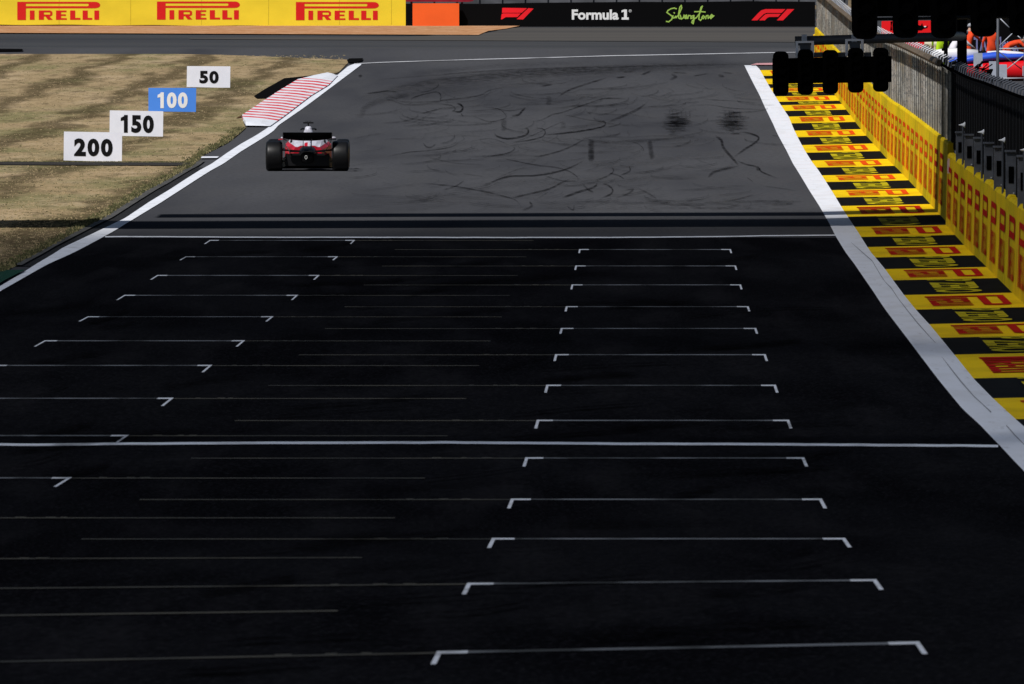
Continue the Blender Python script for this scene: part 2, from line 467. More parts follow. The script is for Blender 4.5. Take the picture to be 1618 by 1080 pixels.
# verge: concrete edging, dark strip beside the white line, service strip across the grass
def mixf(a, b, t): return lambda d: a(d) + (b(d) - a(d)) * t
D_A, D_B = G(20, 428).y, G(318, 250).y
struct(drape('concrete_edging', XG, mixf(XG, XLL, 0.42), 262, D_B - 6, 0.035, layered('old_concrete', (0.085, 0.083, 0.08), [((0.05, 0.05, 0.05), (3, 0.3, 1), 0.45, 0.65, 0.8, 5)]), 3))
struct(drape('dark_verge_strip', mixf(XG, XLL, 0.44), mixf(XG, XLL, 0.96), 262, D_B - 18, 0.01, mat('dark_tarmac', (0.024, 0.024, 0.026), 0.95, 0.1, 0.4, (1, 0.1, 1)), 3))
struct(patch('green_verge', [((-70, 432), (40, 430)), ((-70, 450), (8, 446)), ((-70, 480), (-30, 470))], 0.045, mat('green_tarmac_paint', (0.006, 0.045, 0.026), 0.9, 0.1)))
struct(patch('service_strip', [((-40, 258.2), (303, 259.5)), ((-40, 260.5), (303, 262)), ((-40, 262.6), (303, 264.3))], 0.05, mat('service_tarmac', (0.042, 0.038, 0.035), 0.95, 0.1, 0.3, (2, 1, 1))))
struct(patch('verge_dash', [((319, 249.2), (346, 249.0)), ((317, 251.6), (343, 251.4))], 0.04, M_LINE))
struct(patch('dirt_strip', [((436, 152), (448, 146)), ((412, 166), (425, 162)), ((384, 183), (398, 178)), ((372, 189), (384, 187))], 0.05, mat('red_brown_dirt', (0.115, 0.062, 0.035), 1, 0, 0.5, (3, 0.6, 1))))
struct(patch('black_kerbside_patch', [((449, 125.5), (534, 116.8)), ((436, 133), (480, 126.2)), ((418, 143), (462, 135)), ((401, 154), (442, 148)), ((406, 157.5), (432, 157))], 0.055, mat('plain_black', (0.0055, 0.0055, 0.006), 1, 0)))  # flat black patch beside the kerb
struct(patch('corner_black_patch', [((552, 94), (574, 93.6)), ((548, 97), (572, 97.5)), ((551, 100.5), (562, 100.5))], 0.055, MATS['plain_black']))
struct(patch('black_edge_strip', [((-60, 78), (34, 79)), ((-60, 80), (37, 80.4)), ((-60, 82.5), (34, 81.8))], 0.06, MATS['plain_black']))  # thin black strip at the far edge of the grass

# gravel and far roads
gm = layered('orange_gravel', (0.46, 0.235, 0.115), [((0.56, 0.33, 0.19), (1.5, 0.4, 1), 0.45, 0.7, 0.8, 6), ((0.30, 0.14, 0.07), (6, 1.2, 1), 0.52, 0.75, 0.7, 6)], 1, 0)
struct(patch('gravel_trap', [((-80, 38), (825, 41.2)), ((-80, 47), (800, 46.5)), ((-80, 50), (772, 50)), ((-80, 52), (764, 53)), ((-80, 52.8), (756, 56.5))], 0.05, gm))
struct(patch('pale_runoff', [((800, 44.2), (1500, 44.5)), ((775, 52), (1500, 50)), ((640, 58.5), (1500, 57)), ((300, 60), (1500, 66)), ((300, 62), (1500, 68))], 0.02, layered('pale_asphalt', (0.088, 0.083, 0.078), [((0.066, 0.064, 0.064), (0.03, 0.12, 1), 0.4, 0.65, 0.9, 4)], 1, 0)))

# ------------------------------------------------------------------ painted lines and kerbs
struct(drape('edge_line', XLL, XLR, 60, G(568, 101).y, 0.014, M_LINE, 3, 2))
ln = [(560, 101), (600, 99), (660, 97), (760, 94), (860, 91.5), (961, 88.5), (1090, 86), (1218, 83.5), (1330, 82)]
mb = MB(); mb.rings([[G(x, y - .5, .02), G(x, y + .5, .02)] for x, y in ln], 0, False, False)
struct(mb.build('cross_line', layered('dusty_line_paint', (0.55, 0.56, 0.60), [((0.2, 0.2, 0.21), (.7, .2, 1), .45, .62, .7, 5)])))
struct(drape('white_apron', XK, XRR, 60, G(1176, 103.2).y, 0.012, M_WHITE, 2, 4))
mb = MB(); mb.rings([[G(x, y - w, .016), G(x, y + w, .016)] for x, y, w in [(1345, 384, .2), (1378, 413, .8), (1392, 437, .9), (1399, 447, .5), (1408, 456, 1), (1420, 474, .7), (1434, 492, 1), (1450, 512, 1.2), (1466, 530, .8), (1478, 543, .4)]], 0, False, False)
mb.rings([[G(x, y - w, .016), G(x, y + w, .016)] for x, y, w in [(1488, 565, .3), (1500, 581, 1.2), (1518, 604, 1.6), (1539, 628, 1), (1552, 640, .8), (1566, 653, 1.4)]], 0, False, False)
mb.rings([[G(x, y - w, .016), G(x, y + w, .016)] for x, y, w in [(1590, 674, 1.2), (1604, 690, 1.2), (1618, 704, .8), (1640, 726, .5)]], 0, False, False)
struct(mb.build('apron_crack', mat('crack_tar', (0.30, 0.31, 0.34), 1, 0)))
struct(patch('pink_kerb', [((1196, 101.2), (1300, 99)), ((1190, 102.6), (1296, 101.5)), ((1186, 103.8), (1226, 104))], 0.045, mat('pink_kerb_paint', (0.72, 0.36, 0.38), 0.8, 0.2, 0.4, (0.5, 3, 1))))

# red and white kerb on the left, stepped up 0.1 m
kb_l = [(119, 524), (124, 500), (131, 471), (150, 440), (170, 410), (189, 382), (194, 385), (199, 388)]
kb_r = [(y, x) for x, y in LINE_L[::-1]]
kx = lambda t, y: float(np.interp(y, [q[0] for q in t], [q[1] for q in t]))
mb = MB(); rows = []; N = 84
for i in range(N + 1):
    y = 119.5 + (200.5 - 119.5) * i / N
    xa, xb = kx(kb_l, y), kx(kb_r, y) + 1.5
    h = 0.10 if 0 < i < N else 0.0
    wob = random.uniform(-.5, .5)
    rows.append([G(xa + wob, y, 0.05), G(xa + wob, y, 0.05 + h), G(xa + .6 * (xb - xa), y + .4, 0.05 + h * 0.6), G(xb, y + .6, 0.045)])
mb.add([p for r in rows for p in r], [])
for i in range(N):
    for k in range(3):
        mb.f.append((i * 4 + k, i * 4 + k + 1, (i + 1) * 4 + k + 1, (i + 1) * 4 + k))
        mb.mi.append(1 if 9 < i < 77 and i % 4 in (1, 2) else 0)
mb.f.append((N * 4, N * 4 + 1, N * 4 + 2, N * 4 + 3)); mb.mi.append(0)
struct(mb.build('kerb', [M_WHITE, mat('kerb_red_paint', (0.66, 0.04, 0.06), 0.8, 0.1, 0, (2.6, .5, 1), 0, (0.74, 0.32, 0.34), .36, .55)]))

# start grid -------------------------------------------------------
right = [(394.5, 915, 1155, 624), (420.5, 909, 1163, 604), (450.5, 903, 1171, 575), (485, 894, 1183, 545), (519.5, 886, 1195, 514), (561, 877, 1210, 473),
         (609.5, 863, 1226, 425), (665, 848, 1247, 372), (724.5, 830, 1271, 303), (790, 807, 1299, 222), (852.5, 777, 1336, 130), (921, 738, 1385, -260), (1025, 690, 1453, -420)]
left = [(380, 331, 561, 843), (406, 293, 534, 832), (435.5, 248, 505, 818), (467, 196, 471, 806), (501, 138, 432, 793), (539, 70, 387, 775), (578, None, 335, 757), (630, None, 274, 737),
        (689, None, 203, 708), (756, None, 113, 672), (819, None, -25, 625), (884, None, -80, 573), (976, None, -210, 535)]
TDIR = Vector((0.0085, 1.0))
def slot(name, y, xl, xr, xe, side):
    pm = (xl + xr) / 2 if xl else xr
    d = G(pm, y).y
    if xl is None: xl = xr - 66667.0 / d
    A = P(xl, y, d).x; B = P(xr, y, d).x; E = P(xe, y, d).x
    th, lw, L = 0.42, 0.030, 3.7
    th = max(0.50, 0.62 * d / 278)
    L = 2.5 if y > 1000 else 3.1 if y > 900 else 3.6
    def quad(mb, x0, x1, y0, y1, off, mi, sh=0.0):
        n = max(1, int(abs(x1 - x0) / 0.8)); r = []
        for i in range(n + 1):
            x = x0 + (x1 - x0) * i / n
            r.append([Vector((x + TDIR.x * (y0 - d), y0, gz(x, y0) + off)), Vector((x + TDIR.x * (y1 - d), y1, gz(x, y1) + off))])
        mb.rings(r, mi, False, False)
    mb = MB(); k = 0.065 * (B - A)
    quad(mb, A, A + k, d - th * .8, d + th * .3, 0.011, 0); quad(mb, B - k, B, d - th * .8, d + th * .3, 0.011, 0)
    quad(mb, A + k, B - k, d - th * .7, d + th * .2, 0.011, 1)
    quad(mb, A, A + lw, d - L, d - th * .8, 0.011, 0); quad(mb, B - lw, B, d - L, d - th * .8, 0.011, 0)
    if side: # number ticks left of the slot
        for q in (0.42, 0.62, 0.9): quad(mb, A - q, A - q + random.uniform(.05, .10), d - th * .3, d + th * .3, 0.0115, 2)
        quad(mb, E, A, d - th * .75, d - th * .1, 0.011, 2)
    else:
        for q in (0.25, 0.5, 0.62): quad(mb, B + q, B + q + random.uniform(.05, .10), d - th * .3, d + th * .3, 0.0115, 2)
        quad(mb, B, E, d - th * .75, d - th * .1, 0.011, 2)
    struct(mb.build(name, [M_LINE, M_WORN, M_FAINT]))
for y, a, b, e in right: slot('grid_slot_marking', y, a, b, e, True)
for y, a, b, e in left: slot('grid_slot_marking', y, a, b, e, False)
def cross_mark(name, pts, w, m, off=0.012):
    mb = MB(); r = []
    for i in range(len(pts) - 1):
        (x0, y0), (x1, y1) = pts[i], pts[i + 1]
        n = max(1, int((x1 - x0) / 30))
        for k in range(n + (i == len(pts) - 2)):
            t = k / n; x, y = x0 + (x1 - x0) * t, y0 + (y1 - y0) * t + random.uniform(-.25, .25)
            r.append([G(x, y - w, off), G(x, y + w, off)])
    mb.rings(r, 0, False, False)
    struct(mb.build(name, m))
cross_mark('start_line', [(-250, 704), (0, 703.5), (60, 704.5), (180, 702.5), (300, 702), (430, 701), (560, 701), (700, 700.5), (850, 701.5), (1000, 702.5), (1150, 703), (1300, 704), (1450, 705), (1577, 706)], 1.9, M_LINE)
cross_mark('grid_limit_line', [(166, 374.5), (350, 375.2), (600, 375.6), (900, 376), (1100, 374.8), (1240, 372.8), (1322, 372)], 0.85, M_LINE, 0.013)

# ------------------------------------------------------------------ painted run-off panels (yellow and black in turn)
def panel_xy(u, v, d0, d1, off):
    """u 0..1 from far to near, v 0..1 from apron to wall"""
    d = d1 + (d0 - d1) * u
    a, b = XRR(d), XW(d)
    x = a + (b - a) * v
    return Vector((x, d, gz(x, d) + off))
bands = [110.8, 119.9, 124.7, 133, 139.3, 146, 152.5, 161, 166.4, 175.4, 184.4, 195, 206.7, 217, 229.5, 241.5, 254, 265, 277.5, 288, 301, 312.5, 326, 343, 359, 375, 391, 407.5, 426, 443.6, 467, 490, 513,
         534.6, 561.4, 599, 630.6, 663.6, 702, 745, 800, 862, 935, 1020]
def band_d(y):      # distance where the panel edge meets the apron
    lo = 60.0; hi = 640.0
    for _ in range(40):
        m = (lo + hi) / 2
        x = XRR(m); q = gz(x, m)
        dz = (q - CAMZ); k = m * CP - dz * SP
        yy = 540 - FPX * (dz * CP + m * SP) / k
        if yy > y: lo = m
        else: hi = m
    return (lo + hi) / 2
DB = [band_d(y) for y in bands]
tv, tf, ta = text2d('P ZERO', 0.028)
for i in range(len(DB) - 1):
    d1, d0 = DB[i], DB[i + 1]
    yellow = i % 2 == 0
    mb = MB(); n = 3
    mb.rings([[panel_xy(u, v, d0, d1, 0.012) for v in np.linspace(0, 1, 9)] for u in np.linspace(0, 1, n + 1)], 0, False, False)
    po = struct(mb.build('painted_panel', M_YEL if yellow else M_BLK))
    if yellow:
        lay(LOGO, lambda u, v: panel_xy(0.17 + 0.66 * u, 0.16 + 0.70 * v, d0, d1, 0.022)).build('lettering', M_RED_SHADE if i > 20 else M_RED_LIT, po)
    else:
        mb = MB(); mb.add([panel_xy(0.06 + 0.88 * u, 0.30 + 0.42 * v, d0, d1, 0.022) for u, v in tv], tf)
        mb.build('lettering', mat('yellow_lettering', (0.56, 0.47, 0.012), 0.8, 0.04, 0.35, (4, 1, 4)), po)

# ------------------------------------------------------------------ tyre marks
mv, mf, ma = [], [], []
NS = [0]
def stroke(pts, w, a, zs=1.0, ox=0.0, oy=0.0, taper=True):
    pts = [(ox + x / zs, oy + y / zs) for x, y in pts]
    q = []
    for i in range(len(pts) - 1):
        p0, p1, p2, p3 = pts[max(i - 1, 0)], pts[i], pts[i + 1], pts[min(i + 2, len(pts) - 1)]
        n = max(3, int(math.hypot(p2[0] - p1[0], p2[1] - p1[1]) / 6))
        for k in range(n):
            t = k / n
            q.append(tuple(0.5 * (2 * p1[j] + (p2[j] - p0[j]) * t + (2 * p0[j] - 5 * p1[j] + 4 * p2[j] - p3[j]) * t * t + (3 * p1[j] - p0[j] - 3 * p2[j] + p3[j]) * t ** 3) for j in (0, 1)))
    q.append(pts[-1])
    w = w / zs
    NS[0] += 1; lift = 0.013 + NS[0] * 0.00003
    base = len(mv); n = len(q)
    for i, (x, y) in enumerate(q):
        x2, y2 = q[min(i + 1, n - 1)]; x1, y1 = q[max(i - 1, 0)]
        tx, ty = x2 - x1, y2 - y1; L = math.hypot(tx, ty) or 1
        s = i / (n - 1)
        e = min(1, s / 0.2, (1 - s) / 0.2) if taper else min(1, s / 0.04, (1 - s) / 0.04)
        ww = w * (0.55 + 0.45 * e) / 2
        nx, ny = -ty / L * ww, tx / L * ww
        for k, f in enumerate((-1, -.45, 0, .45, 1)):
            mv.append(tuple(G(x + nx * f, y + ny * f, lift)))
            ma.append((0, .8, 1, .8, 0)[k] * a * e)
    for i in range(n - 1):
        for k in range(4): mf.append((base + i * 5 + k, base + i * 5 + k + 1, base + (i + 1) * 5 + k + 1, base + (i + 1) * 5 + k))
A_ = dict(zs=3.517, ox=560, oy=90)
for pts, w, a in [
    ([(310, 245), (330, 225), (400, 205), (460, 195), (480, 215), (475, 240)], 8, .55), ([(520, 205), (480, 230), (500, 240), (690, 215), (750, 185), (850, 165)], 8, .5),
    ([(370, 315), (430, 300), (490, 285)], 9, .6), ([(470, 262), (540, 270), (560, 290), (540, 305)], 9, .5), ([(540, 300), (585, 305), (602, 285), (590, 265), (565, 260)], 14, .95), ([(590, 312), (606, 332)], 9, .5),
    ([(640, 320), (700, 345), (760, 360), (840, 340), (830, 310), (800, 290), (700, 275)], 7, .5), ([(760, 280), (860, 300), (940, 285)], 7, .5), ([(870, 327), (910, 322), (930, 302), (952, 280)], 15, .8),
    ([(780, 420), (790, 440), (850, 455), (920, 445), (960, 428), (965, 405), (945, 393)], 14, .85), ([(870, 475), (960, 465), (1040, 445), (1060, 420), (1045, 400), (1000, 395)], 9, .65),
    ([(960, 365), (1040, 350), (1100, 320), (1150, 310), (1250, 275), (1340, 245), (1400, 230), (1530, 235)], 9, .55), ([(1320, 340), (1380, 358), (1395, 370), (1370, 390), (1240, 415), (1050, 435)], 11, .85),
    ([(1395, 368), (1480, 330), (1570, 290), (1618, 255)], 8, .6), ([(1130, 225), (1180, 190), (1260, 160), (1340, 135), (1420, 110)], 12, .55), ([(1030, 165), (1110, 150)], 10, .6), ([(1450, 117), (1510, 110)], 12, .6),
    ([(380, 475), (400, 500), (430, 500), (455, 480)], 9, .6), ([(180, 555), (300, 530), (420, 520), (540, 500), (580, 475)], 7, .55), ([(390, 550), (440, 565), (560, 590), (720, 600)], 5, .4),
    ([(740, 555), (850, 535), (890, 512), (880, 500)], 9, .6), ([(990, 555), (1050, 548), (1150, 520), (1220, 490), (1290, 450)], 11, .6), ([(810, 560), (900, 580), (1000, 600), (1120, 615), (1190, 635), (1240, 670), (1240, 700)], 9, .55),
    ([(710, 725), (780, 690), (860, 665), (1000, 660), (1100, 645), (1200, 615), (1285, 570)], 12, .75), ([(360, 700), (480, 712), (560, 720), (700, 745), (830, 775), (900, 800), (930, 845)], 9, .6),
    ([(490, 740), (560, 720), (612, 685)], 7, .6), ([(870, 785), (980, 760), (1080, 735), (1150, 700), (1200, 680)], 12, .7), ([(930, 855), (985, 830), (970, 805)], 15, .7), ([(1150, 785), (1250, 750), (1330, 725), (1350, 700)], 14, .75),
    ([(1270, 710), (1300, 740), (1330, 752)], 13, .6), ([(1360, 790), (1420, 765), (1435, 740), (1410, 715), (1375, 705)], 12, .75), ([(1330, 690), (1400, 665), (1440, 635), (1425, 610)], 9, .6), ([(1410, 645), (1470, 660), (1500, 682)], 9, .6),
    ([(1470, 662), (1530, 635), (1525, 608)], 10, .7), ([(1450, 785), (1510, 765), (1552, 735), (1490, 745)], 10, .6), ([(1180, 830), (1215, 852), (1220, 820)], 10, .7), ([(1510, 465), (1570, 480), (1605, 510), (1600, 530)], 6, .45),
    ([(1000, 800), (1080, 750)], 5, .4), ([(600, 650), (720, 665)], 6, .4), ([(700, 720), (800, 680), (900, 640)], 5, .5), ([(640, 470), (760, 455), (860, 490)], 5, .4), ([(760, 690), (870, 640), (960, 610)], 6, .4),
    ([(200, 240), (280, 265), (330, 250)], 6, .4), ([(1160, 320), (1300, 350), (1400, 362)], 6, .45), ([(1050, 660), (1160, 690), (1240, 690)], 7, .5), ([(900, 470), (980, 440), (1110, 380), (1170, 355)], 6, .45),
    ([(60, 205), (180, 190), (240, 195)], 12, .5), ([(0, 330), (40, 325), (60, 280), (160, 240), (330, 205)], 40, .25), ([(30, 95), (34, 115)], 26, .6), ([(-10, 620), (35, 622)], 4, .9), ([(-10, 634), (20, 633)], 4, .9)]:
    stroke(pts, w, a, **A_)
for k in range(16):
    dy = random.gauss(6, 40); x0 = random.uniform(-60, 700); x1 = x0 + random.uniform(700, 1700)
    cv = lambda x: float(np.interp(x, [-60, 200, 400, 800, 1200, 1700, 2300], [262, 190, 145, 100, 76, 55, 38]))
    stroke([(x, cv(x) + dy * (1 - x / 3200)) for x in np.linspace(x0, x1, 7)], random.uniform(14, 46), random.uniform(.03, .09), **A_)
stroke([(-140, 300), (200, 190), (400, 145), (800, 100), (1200, 76), (1700, 55), (2400, 36)], 70, .16, **A_)
stroke([(-60, 330), (150, 240), (400, 190), (700, 150), (1000, 130), (1300, 92), (1900, 60)], 90, .10, **A_)
stroke([(60, 132), (400, 105), (900, 70), (1700, 50), (2300, 36)], 12, .3, **A_)
for xa, ya, yb, w, a in [(1315, 455, 585, 42, .55), (1315, 512, 580, 38, .35), (830, 340, 415, 40, .3), (1160, 360, 400, 36, .25), (1080, 215, 270, 36, .3)]:
    stroke([(xa, ya), (xa, (ya + yb) / 2), (xa, yb)], w, a, taper=False, **A_)
B_ = dict(zs=4.32, ox=960, oy=90)
for pts, w, a in [
    ([(730, 540), (775, 568), (790, 620), (850, 690), (895, 742)], 24, .8), ([(900, 510), (980, 525), (1032, 552), (1000, 590), (930, 635), (855, 690)], 17, .85), ([(880, 710), (950, 735), (1030, 755), (1050, 785), (1165, 832)], 13, .75),
    ([(1010, 765), (1050, 770)], 26, .6), ([(890, 745), (800, 765), (720, 790), (685, 825)], 22, .65), ([(570, 332), (700, 328), (850, 350), (1080, 360)], 6, .5), ([(660, 290), (850, 300), (1030, 315)], 6, .5),
    ([(225, 125), (300, 95)], 16, .65), ([(430, 120), (470, 135), (420, 158)], 22, .5), ([(750, 125), (800, 135)], 22, .55), ([(580, 132), (690, 112)], 10, .5), ([(780, 105), (860, 112)], 10, .5), ([(440, 105), (545, 112)], 12, .5), ([(100, 105), (180, 100)], 10, .5),
    ([(50, 140), (120, 135)], 10, .5), ([(0, 480), (60, 468), (100, 450)], 7, .4), ([(0, 455), (100, 410), (210, 360), (280, 300)], 10, .55), ([(1120, 535), (1165, 542)], 6, .6), ([(1040, 880), (1160, 895), (1290, 915)], 7, .4),
    ([(945, 820), (1000, 860)], 6, .5), ([(800, 990), (900, 970), (1000, 940)], 10, .45), ([(200, 895), (290, 940), (340, 975)], 12, .4), ([(600, 700), (720, 740)], 5, .35)]:
    stroke(pts, w, a, **B_)
stroke([(285, 562), (295, 640), (308, 702)], 42, .5, taper=False, **B_)
for cx, cy in ((470, 445), (850, 440)):
    for k in range(90):
        yy = max(-85, min(85, random.gauss(0, 42))); hw = 105 * math.sqrt(max(0.05, 1 - (yy / 92) ** 2)) * random.uniform(.25, 1.0); ox = random.uniform(-40, 40)
        stroke([(cx + ox - hw, cy + yy), (cx + ox, cy + yy + random.uniform(-3, 3)), (cx + ox + hw, cy + yy)], random.uniform(5, 14), random.uniform(.12, .42), **B_)
for cx in (420, 440, 470, 500, 530, 555, 800, 830, 860, 900): stroke([(cx, 362), (cx + 4, 395), (cx + 8, 430)], 9, .2, **B_)
for k in range(60):
    x = random.uniform(320, 1250); y = random.uniform(975, 1045); hw = random.uniform(20, 110)
    stroke([(x - hw, y), (x, y + random.uniform(-2, 2)), (x + hw, y)], random.uniform(4, 10), random.uniform(.15, .5), **B_)
for k in range(40):     # faint scuffs all over the braking zone
    x = random.uniform(300, 1250); y = random.uniform(120, 335); L = random.uniform(10, 60)
    if x < 560 - (y - 120) * 1.25 + 60: continue
    stroke([(x - L, y + random.uniform(0, 6)), (x, y), (x + L, y - random.uniform(0, 9))], random.uniform(1, 2.2), random.uniform(.12, .3))
for k in range(260):    # fine swirls scrubbed in under braking
    cx, cy = random.uniform(640, 1130), random.uniform(128, 332)
    if random.random() < .35: cx = random.uniform(560, 1200)
    if cx < 600 - (cy - 120) * .2: continue
    Lr = random.uniform(14, 62); hh = random.uniform(3, 11); ph = random.choice((1, 1, 1, -1)); a0 = random.uniform(.16, .52); w0 = random.uniform(.8, 2.2)
    arc = [(cx - Lr, cy + hh * .5), (cx - Lr * .35, cy + hh * .35), (cx + Lr * .15, cy - hh * .05), (cx + Lr * .42, cy - hh * .5), (cx + Lr * .40, cy - hh)]
    if random.random() < .25: arc = [(2 * cx - x, y) for x, y in arc]
    stroke(arc, w0, a0)
    if random.random() < .5: stroke([(x + random.uniform(8, 26), y - random.uniform(-2, 3)) for x, y in arc], w0 * .8, a0 * .7)
for k in range(46):     # broad faint rubbered streaks
    x = random.uniform(330, 1240); y = random.uniform(112, 330); L = random.uniform(40, 190)
    if x - L < 575 - (y - 112) * 1.3: continue
    if x + L > 1180 + (y - 110) * .55: continue
    stroke([(x - L, y + random.uniform(1, 12)), (x, y + random.uniform(-2, 3)), (x + L, y - random.uniform(1, 14))], random.uniform(5, 16), random.uniform(.04, .12))
for k in range(90):     # rubber laid on the grid
    x = random.uniform(60, 1300); y = random.uniform(390, 1070); L = random.uniform(30, 160)
    if x - L < max(-400, (468 - y) * 1.8 + 14 if y < 468 else -400) or x + L > 1300 + (y - 372) * .78: continue
    stroke([(x - L, y + random.uniform(2, 14)), (x, y + random.uniform(-2, 3)), (x + L, y - random.uniform(2, 16))], random.uniform(2, 12), random.uniform(.25, .8))
me = bpy.data.meshes.new('tyre_marks'); me.from_pydata(mv, [], mf)
at = me.attributes.new('wear', 'FLOAT', 'POINT'); at.data.foreach_set('value', ma)
mk = bpy.data.materials.new('laid_rubber'); mk.use_nodes = True
n, l = mk.node_tree.nodes, mk.node_tree.links
b = n['Principled BSDF']; b.inputs['Base Color'].default_value = (0.003, 0.003, 0.004, 1); b.inputs['Roughness'].default_value = 1; b.inputs['Specular IOR Level'].default_value = 0.0
an = n.new('ShaderNodeAttribute'); an.attribute_name = 'wear'
g = n.new('ShaderNodeNewGeometry'); mp = n.new('ShaderNodeMapping'); mp.inputs['Scale'].default_value = (4.5, .55, 1); tx = n.new('ShaderNodeTexNoise'); tx.inputs['Scale'].default_value = 1; tx.inputs['Detail'].default_value = 5
rp = n.new('ShaderNodeMapRange'); rp.inputs['From Min'].default_value = .32; rp.inputs['From Max'].default_value = .66; rp.inputs['To Min'].default_value = .22; mu = n.new('ShaderNodeMath'); mu.operation = 'MULTIPLY'
l.new(g.outputs['Position'], mp.inputs['Vector']); l.new(mp.outputs[0], tx.inputs['Vector']); l.new(tx.outputs['Fac'], rp.inputs['Value']); l.new(rp.outputs[0], mu.inputs[0]); l.new(an.outputs['Fac'], mu.inputs[1]); l.new(mu.outputs[0], b.inputs['Alpha'])
me.materials.append(mk)
o = bpy.data.objects.new('tyre_marks', me); COL.objects.link(o); struct(o)

# ================================================================== right-hand wall and fences
ORD = ['first', 'second', 'third', 'fourth', 'fifth', 'sixth', 'seventh', 'eighth', 'ninth', 'tenth', 'eleventh', 'twelfth', 'thirteenth', 'fourteenth']
def wallpt(d, out, h):
    """point on the wall line: out = metres away from the track, h = height"""
    x = XW(d)
    return Vector((x + out, d, gz(x, d) + h))
D_END, D_GAP = G(1284, 107).y, G(1497, 350).y
root = thing('concrete_wall', wallpt(D_GAP, 0, 0), 'long yellow concrete wall with red upright logos under the sunlit wire fence', 'wall')
ds = list(np.linspace(D_GAP, D_END, 60))
WH = 1.53
MB().rings([[wallpt(d, 0.0, -0.1), wallpt(d, 0.04, WH - 0.04), wallpt(d, 0.06, WH), wallpt(d, 0.17, WH), wallpt(d, 0.19, -0.1)] for d in ds], 0, True).build('wall', M_YWALL, root)
k = 0
d = D_GAP + 4.5
while d < D_END - 6 and k < 46:
    lay(LOGO, lambda u, v: wallpt(d + 4.1 * (1 - u), 0.03 * v - 0.012 + 0.005, 0.22 + 1.02 * v)).build('logo', M_RED_LIT if k > 1 else M_RED_SHADE, root)
    d += 7.0; k += 1
mb = MB()
for d in np.arange(D_GAP + 2.6, D_END, 3.5): mb.add([wallpt(d, -0.006, 0.02), wallpt(d + .10, -0.006, 0.02), wallpt(d + .10, 0.033, WH - .05), wallpt(d, 0.033, WH - .05)], [(0, 1, 2, 3)])
mb.build('joint', mat('joint_shade_yellow', (0.40, 0.30, 0.03), 0.9, 0.1), root)

D_N0 = G(1502, 355).y
bl = 7.2; d1 = D_N0
for i in range(14):
    d0 = d1 - bl
    wh = 1.40 + (0.012 if i % 2 else 0) + random.uniform(-.01, .012)
    root = thing('concrete_block', wallpt(d0, 0, 0), ('nearest' if i == 13 else ORD[i]) + ' shaded yellow concrete block counted from the pinkish grey box' + (' toward the camera' if i != 13 else ''), 'barrier', 'shaded yellow wall blocks')
    sl = random.uniform(-.015, .015)
    mb = MB()
    mb.rings([[wallpt(d, -0.06, -0.1), wallpt(d, -0.02, wh - 0.05 + sl * t), wallpt(d, 0.02, wh + sl * t), wallpt(d, 0.10, wh + sl * t), wallpt(d, 0.12, -0.1)] for t, d in ((0, d0 + 0.06), (.5, (d0 + d1) / 2), (1, d1))], 0, True)
    mb.build('block', M_YWALL, root)
    lay(LOGO, lambda u, v: wallpt(d0 + 1.5 + 4.1 * (1 - u), -0.068 + 0.03 * v, 0.18 + 0.98 * v)).build('logo', M_RED_SHADE, root)
    d1 = d0
pb = P(1501.5, 262, D_N0 - 2.5)
root = MB().box(pb.x - .05, pb.x + .05, pb.y - .1, pb.y + .1, pb.z - .14, pb.z + .14).box(pb.x + .05, pb.x + .10, pb.y - .08, pb.y + .08, pb.z - .12, pb.z + .12).box(pb.x - .056, pb.x - .05, pb.y - .07, pb.y + .07, pb.z - .10, pb.z + .10)
tag(root.build('junction_box', mat('pinkish_grey_plastic', (0.50, 0.36, 0.40), 0.6, 0.3, 0.2, (9, 9, 9))), 'small pinkish grey box fixed where the shaded blocks begin', 'box')

def fence(name, d0, d1, label, mw, mpost, marm, step, o0, top, wstep):
    root = thing(name, wallpt(d0, 0.3, 1.3), label, 'fence')
    oh = 0.20                                           # overhang toward the track
    mb = MB()
    for d in np.arange(d0, d1, wstep):
        d = d + random.uniform(-.08, .08); w = random.choice((.005, .006, .007, .009))
        jx = random.uniform(-.02, .015)
        a, b, c = wallpt(d, o0 + jx, 1.42), wallpt(d, o0 + jx, top - 0.15), wallpt(d, o0 - oh, top)
        e = Vector((w, 0, 0)); g = Vector((0, w, 0))
        mb.add([a - e, a + g, a + e, b - e, b + g, b + e], [(0, 1, 4, 3), (1, 2, 5, 4), (2, 0, 3, 5)])
        mb.add([b - e, b + g, b + e, c - g, c + e, c + g], [(0, 1, 4, 3), (1, 2, 5, 4), (2, 0, 3, 5)])
    nseg = list(np.linspace(d0, d1, max(3, int((d1 - d0) / 6))))
    for h in np.arange(1.45, top - 0.3, 0.12):
        mb.rings([[wallpt(d, o0 + .008, h), wallpt(d, o0 + .014, h + .004), wallpt(d, o0 + .014, h - .004)] for d in nseg], 0, True)
    for t in (1.0,):
        mb.rings([[wallpt(d, o0 - oh * t, top - .15 * (1 - t) + .006), wallpt(d, o0 - oh * t + .01, top - .15 * (1 - t)), wallpt(d, o0 - oh * t - .006, top - .15 * (1 - t) - .006)] for d in nseg], 0, True)
    mb.build('wire_mesh', mw, root)
    mb = MB()
    for h, o, r in ((1.44, o0 + .02, .02), (top - .15, o0 + .02, .022), (top, o0 - oh, .075 if mw is M_WIRE else .025)):
        mb.tube([wallpt(d, o, h) for d in nseg], r, 6)
    mb.build('rail', M_RUST if mw is M_WIRE else M_SIL, root)
    for d in np.arange(d0 + .4, d1, step):
        q = wallpt(d, o0 - .03, 1.2)
        o = MB().tube([q, wallpt(d, o0 - .03, top - .15)], .008, 6).build('post', mpost, root)
        MB().tube([wallpt(d, o0 + .02, top - .10), wallpt(d, o0 + .04, top + .02), wallpt(d, o0 + .15, top + .07)], .017, 6).build('arm', marm, o)
    return root
